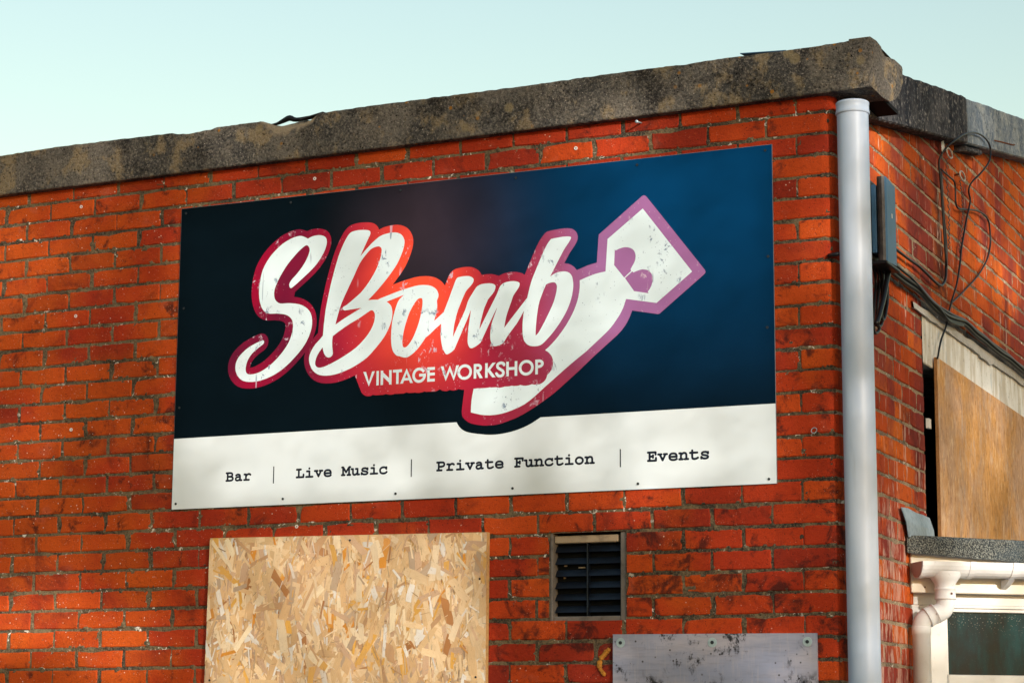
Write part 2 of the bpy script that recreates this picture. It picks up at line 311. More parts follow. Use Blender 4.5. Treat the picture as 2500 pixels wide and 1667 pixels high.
M_COPD = m_sidecoping('sooty_concrete', (0.018, 0.020, 0.028), (0.085, 0.083, 0.090), (0.33, 0.31, 0.30)); M_COPL = m_sidecoping('pale_concrete', (0.13, 0.17, 0.23), (0.31, 0.34, 0.36), (0.48, 0.47, 0.44))
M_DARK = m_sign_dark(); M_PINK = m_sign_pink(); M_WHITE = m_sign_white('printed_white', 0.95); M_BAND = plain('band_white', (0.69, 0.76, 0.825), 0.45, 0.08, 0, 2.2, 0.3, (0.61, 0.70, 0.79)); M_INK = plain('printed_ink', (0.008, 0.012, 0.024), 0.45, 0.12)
M_ALU = plain('sign_edge', (0.16, 0.17, 0.19), 0.4, 0.5); M_SCREW = plain('dark_screw', (0.03, 0.035, 0.045), 0.4, 0.5, 0.6); M_ZINC = plain('zinc', (0.36, 0.47, 0.53), 0.35, 0.5, 0.25, 60, 0.3)
M_STRAND = m_strand(); M_OSB = plain('strand_board_core', (0.52, 0.31, 0.125), 0.8, 0.2, 0, 70, 0.5); M_PLY = m_ply(); M_PLYE = plain('plywood_edge', (0.34, 0.16, 0.06), 0.8, 0.2, 0, 90, 0.6); M_GREY = m_greyboard()
M_PIPE = m_pipe(); M_FELT = m_felt(); M_FASCIA = m_paint('cream_paint', (0.70, 0.66, 0.57), (0.44, 0.39, 0.32)); M_GUT = m_paint('gutter_pvc', (0.68, 0.70, 0.73), (0.48, 0.47, 0.46)); M_FRAME = m_paint('window_paint', (0.68, 0.68, 0.67), (0.34, 0.31, 0.28)); M_CAP = plain('cap_pvc', (0.36, 0.31, 0.32), 0.5, 0.3)
M_LINTEL = m_lintel(); M_GLASS = m_glass(); M_LEAD = plain('lead', (0.30, 0.37, 0.44), 0.6, 0.4, 0.3, 40, 0.5, (0.12, 0.16, 0.20), 0.4); M_LEADP = plain('pale_lead', (0.46, 0.44, 0.42), 0.7, 0.3, 0.0, 30, 0.5, (0.22, 0.21, 0.20), 0.4)
M_BLACK = plain('black_plastic', (0.006, 0.007, 0.010), 0.4, 0.3); M_BOXF = plain('box_dark', (0.022, 0.022, 0.026), 0.5, 0.4, 0, 30, 0.5, (0.10, 0.09, 0.09)); M_BOXB = plain('box_blue', (0.040, 0.120, 0.235), 0.45, 0.4, 0, 20, 0.4, (0.02, 0.06, 0.12))
M_VOID = plain('dark_interior', (0.004, 0.005, 0.006), 0.9, 0.1); M_VENT = m_vent(); M_RENDER = plain('vent_mortar', (0.17, 0.15, 0.14), 0.9, 0.2, 0, 30, 0.6, (0.05, 0.05, 0.05), 0.5); M_TIMBER = plain('old_timber', (0.40, 0.31, 0.22), 0.85, 0.2, 0, 25, 0.6, (0.16, 0.12, 0.09), 0.4)
M_PLUG = plain('plug_white', (0.72, 0.70, 0.68), 0.5, 0.4); M_RUST = plain('rust', (0.16, 0.06, 0.03), 0.8, 0.3, 0.3, 60, 0.5); M_WIRE = plain('wire', (0.10, 0.065, 0.055), 0.6, 0.4, 0.4); M_ASPH = plain('asphalt', (0.055, 0.053, 0.050), 0.9, 0.2, 0, 12, 0.4, None, 0.3); M_ROOF = plain('roof_felt', (0.05, 0.05, 0.055), 0.9, 0.2, 0, 9, 0.4); M_FOAM = plain('foam', (0.40, 0.17, 0.025), 0.85, 0.2, 0, 60, 0.5, (0.14, 0.05, 0.01), 0.5)
# ---------------------------------------------------------------- setting
mesh_obj('ground', [(-300, -300, 0), (300, -300, 0), (300, 300, 0), (-300, 300, 0)], [(0, 1, 2, 3)], M_ASPH, kind='structure')
# ---------------------------------------------------------------- the building
CX = 2.724                       # the corner
PH, PL, JT = 0.07726, 0.2241, 0.0100
TILT = 0.0038
def bed(k, x): return 2.4735 + k * PH + TILT * x
bld = empty('brick_building', label='red brick workshop building with dark concrete coping and a rounded corner', cat='building')
random.seed(11)
# mortar bed of the front wall: a rough sheet set back between the bricks, with the vent hole left open
VX0, VX1, VZ0, VZ1 = 1.632, 1.928, 2.010, 2.328
def rough_sheet(name, U, V, fn, hole, mat, parent):
    vs, fs = [], []; nu, nv = len(U), len(V)
    for b in V:
        for a in U: vs.append(fn(a, b))
    for j in range(nv - 1):
        for i in range(nu - 1):
            a, b = (U[i] + U[i + 1]) / 2, (V[j] + V[j + 1]) / 2
            if hole and hole(a, b): continue
            q = j * nu + i; fs.append((q, q + 1, q + nu + 1, q + nu))
    return mesh_obj(name, vs, fs, mat, parent)
def span(*segs):
    out = []
    for a, b, st in segs:
        n = max(1, round((b - a) / st)); out += [a + (b - a) * i / n for i in range(n)]
    out.append(segs[-1][1]); return out
def mdep(a, b, front=True):
    d = 0.0034 + 0.0022 * nz(a * 55, 3.1, b * 55) + 0.0016 * nz(a * 9, 7.7, b * 9)
    if front:
        r = (b - 2.4735 - TILT * a) / PH; k = math.floor(r); u = r - k; db = min(u, 1 - u) * PH
        ph = 1.4722 + (0 if k % 2 else PL / 2); v = (a - ph) / PL; v -= math.floor(v); dv = min(v, 1 - v) * PL
        if min(db, dv) < 0.0125 and nz(a * 30, 1.7, b * 30) + 0.6 * nz(a * 80, 4.4, b * 80) > 0.47: d = -0.0012 + 0.0010 * nz(a * 120, 0, b * 120)
    return d
UX = span((-4.5, -1.0, 0.25), (-1.0, VX0, 0.0075), (VX0, VX1, 0.02), (VX1, CX - 0.03, 0.0075), (CX - 0.03, CX - 0.0123, 0.0025))
RC = 0.042
def nose(d): return RC - math.sqrt(max(0.0, RC * RC - d * d)) if d > 0 else 0.0
VZ = span((0, 1.70, 0.2), (1.70, VZ0, 0.0075), (VZ0, VZ1, 0.0075), (VZ1, 2.49, 0.0075), (2.49, 3.67, 0.0075), (3.67, 3.87, 0.0075))
front = rough_sheet('front_wall', UX, VZ, lambda a, b: (a, mdep(a, b) + nose(a - CX + RC), b), lambda a, b: (VX0 < a < VX1 and VZ0 < b < VZ1) or (0.03 < a < 2.47 and 2.50 < b < 3.66), M_MORTAR, bld)
# side wall mortar, with the boarded opening left open; the top follows the rising verge
OY0, OY1, OZ0, OZ1 = 1.212, 3.32, 2.30, 3.285
def verge(y): return 3.783 + 0.19 * y
UY = span((0.0123, 0.03, 0.0025), (0.03, OY0, 0.012), (OY0, OY1, 0.03), (OY1, 7.0, 0.25))
VS = span((0, 1.70, 0.2), (1.70, OZ0, 0.012), (OZ0, OZ1, 0.02), (OZ1, 4.45, 0.014), (4.45, 5.2, 0.1))
side = rough_sheet('side_wall', UY, VS, lambda a, b: (CX - mdep(a, b, False) - nose(RC - a), a, min(b, verge(a) + 0.1)), lambda a, b: (OY0 < a < OY1 and OZ0 < b < OZ1) or b > verge(a) + 0.1, M_MORTARS, bld)
# --- brick shapes
def brick_rows(L, H, D, sd):
    """one brick, face towards -Y, centred on its face: jittered face grid, worn arrises, sides"""
    r = random.Random(sd); be = 0.0045; nu, nv = 4, 3; V, F = [], []
    def jit(a): return r.uniform(-a, a)
    xs = [-L / 2 + be + (L - 2 * be) * i / (nu - 1) for i in range(nu)]; zs = [-H / 2 + be + (H - 2 * be) * j / (nv - 1) for j in range(nv)]
    for z in zs:
        for x in xs: V.append((x + jit(0.0014), jit(0.0009), z + jit(0.0014)))
    for j in range(nv - 1):
        for i in range(nu - 1): q = j * nu + i; F.append((q, q + 1, q + nu + 1, q + nu))
    ring = [(i, 0) for i in range(nu)] + [(nu - 1, j) for j in range(1, nv)] + [(i, nv - 1) for i in range(nu - 2, -1, -1)] + [(0, j) for j in range(nv - 2, 0, -1)]
    n = len(ring); b1 = len(V)
    for i, j in ring:
        x = xs[i] + (be if i == nu - 1 else -be if i == 0 else 0); z = zs[j] + (be if j == nv - 1 else -be if j == 0 else 0)
        V.append((x + jit(0.0013), 0.0038 + jit(0.0012), z + jit(0.0013)))
    for k, (i, j) in enumerate(ring):
        if r.random() < (0.16 if i in (0, nu - 1) and j in (0, nv - 1) else 0.05):
            q = r.uniform(0.003, 0.008); x, y, z = V[b1 + k]; cx_ = -q if i == nu - 1 else q if i == 0 else 0; cz_ = -q * 0.7 if j == nv - 1 else q * 0.7 if j == 0 else 0
            V[b1 + k] = (x + cx_ * 0.6, y + q * 0.8, z + cz_ * 0.6); g_ = j * nu + i; V[g_] = (V[g_][0] + cx_, V[g_][1] + q * 0.25, V[g_][2] + cz_)
    b2 = len(V)
    for k in range(n): V.append((V[b1 + k][0], D, V[b1 + k][2]))
    for k in range(n):
        a, b = ring[k], ring[(k + 1) % n]; F.append((b1 + k, b1 + (k + 1) % n, b[1] * nu + b[0], a[1] * nu + a[0])); F.append((b2 + k, b2 + (k + 1) % n, b1 + (k + 1) % n, b1 + k))
    return V, F
def corner_rows(Lf, Lr, H, sd):
    """bullnose brick on the corner: runs Lf along the front, Lr along the return; the corner itself at (0,0)"""
    r = random.Random(sd); R = 0.042; be = 0.0045; path = [(-Lf, 0.05), (-Lf, 0.004), (-Lf + be, 0.0)]
    for i in range(1, 4): path.append((-Lf + be + (Lf - be - R) * i / 3, 0.0))
    for i in range(1, 6): a = math.pi / 2 * i / 6; path.append((-R + R * math.sin(a), R - R * math.cos(a)))
    path += [(0.0, R), (0.0, R + (Lr - R) * 0.5), (0.0, Lr - be), (-0.004, Lr), (-0.05, Lr)]
    jx = [(r.uniform(-.0009, .0009), r.uniform(-.0009, .0009)) for _ in path]
    V, F = [], []; lev = [(-H / 2, 0.004), (-H / 2 + be, 0.0), (0, 0.0), (H / 2 - be, 0.0), (H / 2, 0.004)]; n = len(path)
    def inset(i, d):
        x, y = path[i]
        cx, cy = -0.06, 0.06
        v = Vector((cx - x, cy - y)); v.normalize(); return x + v.x * d, y + v.y * d
    for z, d in lev:
        for i in range(n):
            x, y = inset(i, d); V.append((x + jx[i][0], y + jx[i][1], z + r.uniform(-.0012, .0012)))
    for j in range(len(lev) - 1):
        for i in range(n - 1): F.append((j * n + i, j * n + i + 1, (j + 1) * n + i + 1, (j + 1) * n + i))
    F.append(tuple(range(n - 1, -1, -1))); F.append(tuple((len(lev) - 1) * n + i for i in range(n)))
    return V, F
def mk(name, vf, mat):
    me = bpy.data.meshes.new(name); me.from_pydata(vf[0], [], vf[1]); me.materials.append(mat); me.update(); return me
BL, BH = PL - JT, PH - JT
VAR = [mk('brick', brick_rows(BL, BH, 0.06, i), M_BRICK) for i in range(12)]
VARC = [[mk('corner_brick', corner_rows(0.133, 0.2045, BH, 40 + i), M_BRICK) for i in range(4)], [mk('corner_brick', corner_rows(0.2448, 0.0925, BH, 60 + i), M_BRICK) for i in range(4)]]
class Bag:
    def __init__(s): s.V, s.F, s.T = [], [], []
    def add(s, vf, mtx, tone):
        o = len(s.V); s.V += [mtx @ Vector(v) for v in vf[0]]; s.F += [tuple(i + o for i in f) for f in vf[1]]; s.T += [tone] * len(vf[1])
    def make(s, name, mat, parent):
        o = mesh_obj(name, s.V, s.F, mat, parent, kind='stuff'); a = o.data.attributes.new('tone', 'FLOAT', 'FACE'); a.data.foreach_set('value', s.T); return o
RAW = [brick_rows(BL, BH, 0.06, i) for i in range(12)]
def covered(x0, x1, z0, z1):
    m = 0.012
    for a, b, c, d in ((0.0, 2.50, 2.4735, 3.695), (0.19, 1.39, 1.10, 2.345), (1.884, 2.635, 1.2, 1.957)):
        if x0 > a + m and x1 < b - m and z0 > c + m and z1 < d - m: return True
    return False
bag_f = Bag(); nb = 0
for k in range(-32, 18):
    ph = 1.4722 + (0 if k % 2 else PL / 2)
    n0 = math.floor((-4.4 - ph) / PL); x = ph + n0 * PL
    while x < CX - 0.05:
        x0, x1 = x + JT / 2, x + PL - JT / 2; z = bed(k, x + PL / 2) + PH / 2; jx = random.uniform(-0.004, 0.004); x += PL
        segs = [(x0 + jx, x1 + jx)]
        if x0 + PL > CX + 0.0 or (k % 2 == 0 and x0 + 1.5 * PL > CX + 0.0 and x0 > CX - 0.3): segs = []
        zz0, zz1 = z - PH / 2, z + PH / 2
        ov = min(zz1, VZ1) - max(zz0, VZ0)
        if ov > 0.025:
            ns = []
            for a, b in segs:
                if b < VX0 or a > VX1: ns.append((a, b)); continue
                if a < VX0 - 0.03: ns.append((a, VX0 - 0.004))
                if b > VX1 + 0.03: ns.append((VX1 + 0.003, b))
            segs = ns
        for a, b in segs:
            if covered(a, b, zz0, zz1): continue
            vi = random.randrange(12); sx = (b - a) / BL
            mtx = Matrix.Translation(((a + b) / 2, random.uniform(-0.0012, 0.0012), z + random.uniform(-0.001, 0.001))) @ Matrix.Rotation(-TILT + random.uniform(-0.004, 0.004), 4, 'Y') @ Matrix.Rotation(random.uniform(-0.006, 0.006), 4, 'Z') @ Matrix.Diagonal((sx, 1, 1 + random.uniform(-0.025, 0.02), 1))
            if a > -1.12 and z > 1.72:
                o = bpy.data.objects.new('brick', VAR[vi]); o.matrix_world = mtx; link(o, front); nb += 1
            else: bag_f.add(RAW[vi], mtx, random.random())
    # the rounded corner brick of this course
    z = bed(k, CX) + PH / 2; t_ = 0 if k % 2 else 1; vi = random.randrange(4)
    mtx = Matrix.Translation((CX, random.uniform(-0.001, 0.001), z)) @ Matrix.Rotation(random.uniform(-0.003, 0.003), 4, 'Z')
    if z > 1.72:
        o = bpy.data.objects.new('brick', VARC[t_][vi]); o.matrix_world = mtx; link(o, front); nb += 1
    else:
        m_ = VARC[t_][vi]; bag_f.add(([tuple(v.co) for v in m_.vertices], [tuple(p.vertices) for p in m_.polygons]), mtx, random.random())
bag_f.make('brickwork', M_BRICK, front)
VARS = [mk('brick', RAW[i], M_BRICKS) for i in range(12)]
bag_s = Bag(); ns_ = 0
for k in range(-32, 40):
    z = bed(k, CX) + PH / 2
    y = 0.2045 + JT if k % 2 else 0.0925 + JT
    while y < 6.9:
        y0, y1 = y, y + BL; y += PL; j = random.uniform(-0.004, 0.004); segs = [(y0 + j, y1 + j)]
        if z - PH / 2 > verge((y0 + y1) / 2) + 0.01: continue
        if z + PH * 0.2 > OZ0 and z - PH * 0.2 < OZ1:
            nsg = []
            for a, b in segs:
                if b < OY0 or a > OY1: nsg.append((a, b)); continue
                if a < OY0 - 0.03: nsg.append((a, OY0 - 0.001))
                if b > OY1 + 0.03: nsg.append((OY1, b))
            segs = nsg
        for a, b in segs:
            vi = random.randrange(12)
            mtx = Matrix.Translation((CX + random.uniform(-0.0012, 0.0012), (a + b) / 2, z)) @ Matrix.Rotation(math.pi / 2, 4, 'Z') @ Matrix.Rotation(random.uniform(-0.004, 0.004), 4, 'Y') @ Matrix.Diagonal(((b - a) / BL, 1, 1 + random.uniform(-0.025, 0.02), 1))
            if a < 0.55 and b > 0.2 and 1.74 < z < 3.87:
                o = bpy.data.objects.new('brick', VARS[vi]); o.matrix_world = mtx; link(o, side); ns_ += 1
            else: bag_s.add(RAW[vi], mtx, random.random())
bag_s.make('brickwork', M_BRICKS, side)
print('BRICKS', nb, ns_)

# --- coping along the front: weathered cast concrete with a broken top edge
TOP = [(-4.6, 3.985), (-0.899, 4.007), (-0.60, 4.015), (-0.28, 4.0134), (-0.035, 4.0112), (-0.01, 4.004), (0.032, 3.9998), (0.10, 4.003), (0.145, 4.0056), (0.17, 4.012), (0.385, 4.0129), (0.418, 3.9994), (0.448, 3.985), (0.503, 3.980), (0.58, 3.986), (0.615, 3.999), (0.642, 4.0137), (0.784, 4.0197), (1.572, 4.0219), (1.94, 4.0266), (2.12, 4.0275), (2.18, 4.024), (2.29, 4.0299), (2.54, 4.0295), (2.69, 4.031), (2.80, 4.036), (2.90, 4.037)]
def lerp_tab(T, x):
    for (a, u), (b, v) in zip(T, T[1:]):
        if x <= b: return u + (v - u) * (x - a) / (b - a)
    return T[-1][1]
def cop_bottom(x): return 3.8385 + 0.0058 * (x + 0.07)
xs = span((-4.6, -1.0, 0.3), (-1.0, 2.875, 0.0135)); prof_n = 13; vs, fs, chip = [], [], []
for x in xs:
    zt, zb = lerp_tab(TOP, x), cop_bottom(x); zt += 0.0025 * nz(x * 30, 0, 0) + 0.0015 * nz(x * 90, 2, 0)
    h = zt - zb; brk = max(0.0, 1 - abs(x - 0.53) / 0.12)
    P = [(0.06, zb), (0.0, zb), (-0.034, zb)]
    for q_ in (0.02, 0.22, 0.45, 0.66, 0.82, 0.91, 0.97): P.append((-0.040, zb + h * q_))
    P[3] = (-0.038, zb + 0.004)
    P += [(-0.034, zt - 0.001), (0.03, zt + 0.006 + 0.03 * brk), (0.36, zt + 0.008)]
    for i, (y, z) in enumerate(P):
        w = 1 if 2 <= i <= 10 else 0.3
        d = 0.0035 * nz(x * 14, z * 14, 1) + 0.0022 * nz(x * 50, z * 50, 5)
        if brk > 0 and 7 <= i <= 10: y += 0.012 * brk * (i - 6) / 4
        vs.append((x, y + d * w, z + (0.0015 * nz(x * 40, i, 3) if i in (2, 3) else 0)))
n = prof_n; nx_ = len(xs)
for a in range(nx_ - 1):
    for b in range(n - 1): fs.append((a * n + b, (a + 1) * n + b, (a + 1) * n + b + 1, a * n + b + 1))
for q in vs:
    e = lerp_tab([(-9, 0), (0.385, 0), (0.42, 0.012), (0.455, 0.030), (0.50, 0.022), (0.58, 0.020), (0.625, 0.012), (0.65, 0), (9, 0)], q[0]) * (1 + 0.5 * nz(q[0] * 40, 0, 2))
    chip.append(1.0 if e > 0.002 and q[2] > lerp_tab(TOP, q[0]) - e - 0.004 else 0.0)
cop = mesh_obj('coping', vs, fs, M_COP, bld)
a_ = cop.data.attributes.new('chip', 'FLOAT', 'POINT'); a_.data.foreach_set('value', chip)
# the broken end of the coping over the pipe
bm = bmesh.new(); rows = []
ends = [(-0.040, 3.856, 4.030), (0.02, 3.853, 4.031), (0.09, 3.850, 4.029), (0.15, 3.858, 4.036), (0.20, 3.866, 4.028), (0.27, 3.892, 4.034), (0.33, 3.935, 4.036), (0.372, 3.975, 4.037)]
for i, (y, z0, z1) in enumerate(ends):
    r_ = []
    for j in range(7):
        z = z0 + (z1 + 0.009 - z0) * j / 6; r_.append(bm.verts.new((2.887 + (0.004 * nz(y * 22, z * 22, 9) if i else 0.0) - (0.006 if i == 0 else 0) - (0.004 if j in (0, 6) else 0) - (0.016 if i in (3, 4) and j > 2 else 0), y, z)))
    rows.append(r_)
for i in range(len(rows) - 1):
    for j in range(6): bm.faces.new((rows[i][j], rows[i + 1][j], rows[i + 1][j + 1], rows[i][j + 1]))
inner = [[bm.verts.new((2.80, y, z)) for z in (z0, z1 + 0.009)] for y, z0, z1 in ends]
for i in range(len(rows) - 1):
    bm.faces.new((rows[i][0], inner[i][0], inner[i + 1][0], rows[i + 1][0])); bm.faces.new((rows[i][6], rows[i + 1][6], inner[i + 1][1], inner[i][1]))
bm.faces.new([r[0] for r in []] or [rows[0][0], rows[0][1], rows[0][2], rows[0][3], rows[0][4], rows[0][5], rows[0][6], inner[0][1], inner[0][0]]) if False else None
bm.faces.new([rows[0][j_] for j_ in range(7)] + [inner[0][1], inner[0][0]])
bm_obj('coping_end', bm, M_COP, bld)
box('coping_soffit', (-4.6, -0.030, 3.8600), (2.868, 0.36, 3.875), M_VOID, bld)  # near-black colour puts the shade under the coping into this box
# torn felt and a scrap of flashing lying on the coping
tube('felt_roll', [(0.40, -0.005, 4.002), (0.44, -0.012, 4.001), (0.475, -0.016, 4.010), (0.50, -0.014, 4.018), (0.53, -0.012, 4.008), (0.60, -0.008, 4.012), (0.66, 0.0, 4.016)], [0.003, 0.006, 0.010, 0.012, 0.009, 0.008, 0.004], M_BLACK, bld, 7, 3)
mesh_obj('felt_flap', [(0.55, -0.02, 4.004), (0.66, -0.03, 4.018), (0.66, 0.05, 4.026), (0.56, 0.05, 4.024), (0.55, -0.02, 4.008), (0.66, -0.03, 4.022), (0.66, 0.05, 4.030), (0.56, 0.05, 4.028)], [(3, 2, 1, 0), (4, 5, 6, 7), (0, 1, 5, 4), (1, 2, 6, 5), (2, 3, 7, 6), (3, 0, 4, 7)], M_ROOF, bld)
mesh_obj('flashing_scrap', [(2.385, -0.01, 4.046), (2.56, -0.015, 4.034), (2.56, 0.08, 4.040), (2.39, 0.06, 4.052), (2.385, -0.01, 4.049), (2.56, -0.015, 4.037), (2.56, 0.08, 4.043), (2.39, 0.06, 4.055)], [(3, 2, 1, 0), (4, 5, 6, 7), (0, 1, 5, 4), (1, 2, 6, 5), (2, 3, 7, 6), (3, 0, 4, 7)], M_BOXB, bld)
# side coping, two stones on the rising verge
def verge_stone(name, y0, y1, mat, thick, x1=2.79, drop=0.0):
    ys = span((y0, y1, 0.03)); V, F = [], []
    for y in ys:
        zb = verge(y) - drop; zt = verge(y) + thick; P = [(2.45, zb + 0.03), (CX - 0.02, zb), (x1 - 0.008, zb)] + [(x1, zb + 0.006 + (thick + drop - 0.012) * i / 5) for i in range(6)] + [(x1 - 0.01, zt), (2.45, zt + 0.012)]
        for i, (x, z) in enumerate(P): V.append((x + (0.004 * nz(y * 20, z * 20, 2) if 2 <= i <= 9 else 0), y, z + (0.005 * nz(y * 16, i * 0.3, 8) if i > 7 else 0.003 * nz(y * 25, i, 1))))
    m_ = 11
    for a in range(len(ys) - 1):
        for b in range(m_ - 1): F.append((a * m_ + b, a * m_ + b + 1, (a + 1) * m_ + b + 1, (a + 1) * m_ + b))
    F.append(tuple(range(m_))); F.append(tuple((len(ys) - 1) * m_ + i for i in range(m_ - 1, -1, -1)))
    return mesh_obj(name, V, F, mat, bld)
verge_stone('verge_coping', 0.06, 1.842, M_COPD, 0.212); verge_stone('verge_coping', 1.858, 6.9, M_COPL, 0.205)
verge_stone('verge_packing', 1.865, 2.20, M_COPD, -0.004, 2.775, 0.030)
mesh_obj('roof', [(-4.6, 0.34, 4.00), (2.70, 0.34, 4.00), (2.70, 7, 5.28), (-4.6, 7, 5.28)], [(0, 1, 2, 3)], M_ROOF, bld)
mesh_obj('back_wall', [(-4.5, 7, 0), (2.72, 7, 0), (2.72, 7, 5.27), (-4.5, 7, 5.27), (-4.5, 0.01, 0), (-4.5, 0.01, 3.9)], [(0, 1, 2, 3), (0, 3, 5, 4)], M_MORTAR, bld)
# --- vent set in the front wall
v = box('vent', (1.642, 0.050, 2.028), (1.902, 0.060, 2.292), M_VOID, bld)
bm = bmesh.new()
for lo, hi in (((VX0 - 0.002, 0.004, VZ0 - 0.002), (1.6425, 0.075, VZ1)), ((1.6425, 0.012, VZ0 - 0.002), (1.904, 0.075, 2.0275)), ((1.904, 0.010, VZ0 - 0.002), (VX1 + 0.002, 0.075, VZ1))): box_bm(lo, hi, 0.003, 1, bm)
for q in bm.verts: q.co += Vector((nz(q.co.x * 40, q.co.z * 40, 0), nz(q.co.z * 40, q.co.x * 40, 3), 0)) * 0.002
bm_obj('mortar_surround', bm, M_RENDER, v)
box('timber_head', (1.6425, 0.018, 2.2925), (1.892, 0.06, 2.319), M_TIMBER, v, 0.003); box('head_gap', (1.6425, 0.045, 2.3195), (1.904, 0.075, VZ1 - 0.001), M_VOID, v)
for i in range(6):
    z = 2.046 + i * 0.0435; a = math.radians(38); h, d = 0.030, 0.0022
    V = []; c_, s_ = math.cos(a), math.sin(a)
    for x in (1.6435, 1.9005):
        for u, w in ((-h / 2, -d / 2), (h / 2, -d / 2), (h / 2, d / 2), (-h / 2, d / 2)): V.append((x, 0.034 + u * s_ + w * c_, z + u * c_ - w * s_ + 0.008))
    mesh_obj('slat', V, [(0, 1, 2, 3), (7, 6, 5, 4), (0, 4, 5, 1), (1, 5, 6, 2), (2, 6, 7, 3), (3, 7, 4, 0)], M_VENT, v)
box('mullion', (1.7690, 0.021, 2.0285), (1.7735, 0.047, 2.2915), M_VENT, v)
for x, z, w in ((1.675, 2.212, 0.012), (1.739, 2.205, 0.026), (1.796, 2.219, 0.022), (1.672, 2.169, 0.010), (1.757, 2.176, 0.014), (1.797, 2.177, 0.026), (1.796, 2.135, 0.020)): box('light_sliver', (x - w / 2, 0.0462, z - 0.002), (x + w / 2, 0.0485, z + 0.0025), M_TIMBER, v)  # tan timber strips standing in for bright slivers between the slats
# --- boarded window opening in the side wall: dark room, painted lintel, strip of mortar flashing
V = [(2.20, OY0, OZ0), (2.20, OY1, OZ0), (2.20, OY1, OZ1), (2.20, OY0, OZ1), (2.725, OY0, OZ0), (2.725, OY1, OZ0), (2.725, OY1, OZ1), (2.725, OY0, OZ1)]
op = mesh_obj('window_opening', V, [(0, 3, 2, 1), (0, 4, 7, 3), (1, 2, 6, 5), (3, 7, 6, 2), (0, 1, 5, 4)], M_VOID, bld)
li = box('lintel', (2.50, OY0 + 0.003, 3.080), (CX + 0.001, 3.45, 3.283), M_LINTEL, bld, 0.004)
ys = span((1.04, 3.45, 0.03)); V, F = [], []
for y in ys:
    zl = 3.268 + 0.008 * nz(y * 5, 0, 0) - (0.012 if 2.2 < y < 2.45 else 0) - 0.004 * nz(y * 14, 1, 0); zt = 3.300 + 0.012 * min(1, max(0, y - 1.2)) + 0.004 * nz(y * 9, 4, 0)
    V += [(CX - 0.003, y, zt), (CX + 0.010 + 0.006 * nz(y * 6, 2, 0), y, zt - 0.004), (CX + 0.014 + 0.008 * nz(y * 6, 3, 0), y, zl), (CX - 0.003, y, zl + 0.004)]
for a in range(len(ys) - 1):
    for b in range(3): F.append((a * 4 + b, a * 4 + b + 1, (a + 1) * 4 + b + 1, (a + 1) * 4 + b))
mesh_obj('drip_flashing', V, F, M_LEADP, li)
box('old_latch', (2.700, 1.335, 2.832), (2.712, 1.375, 2.872), M_PLUG, op)
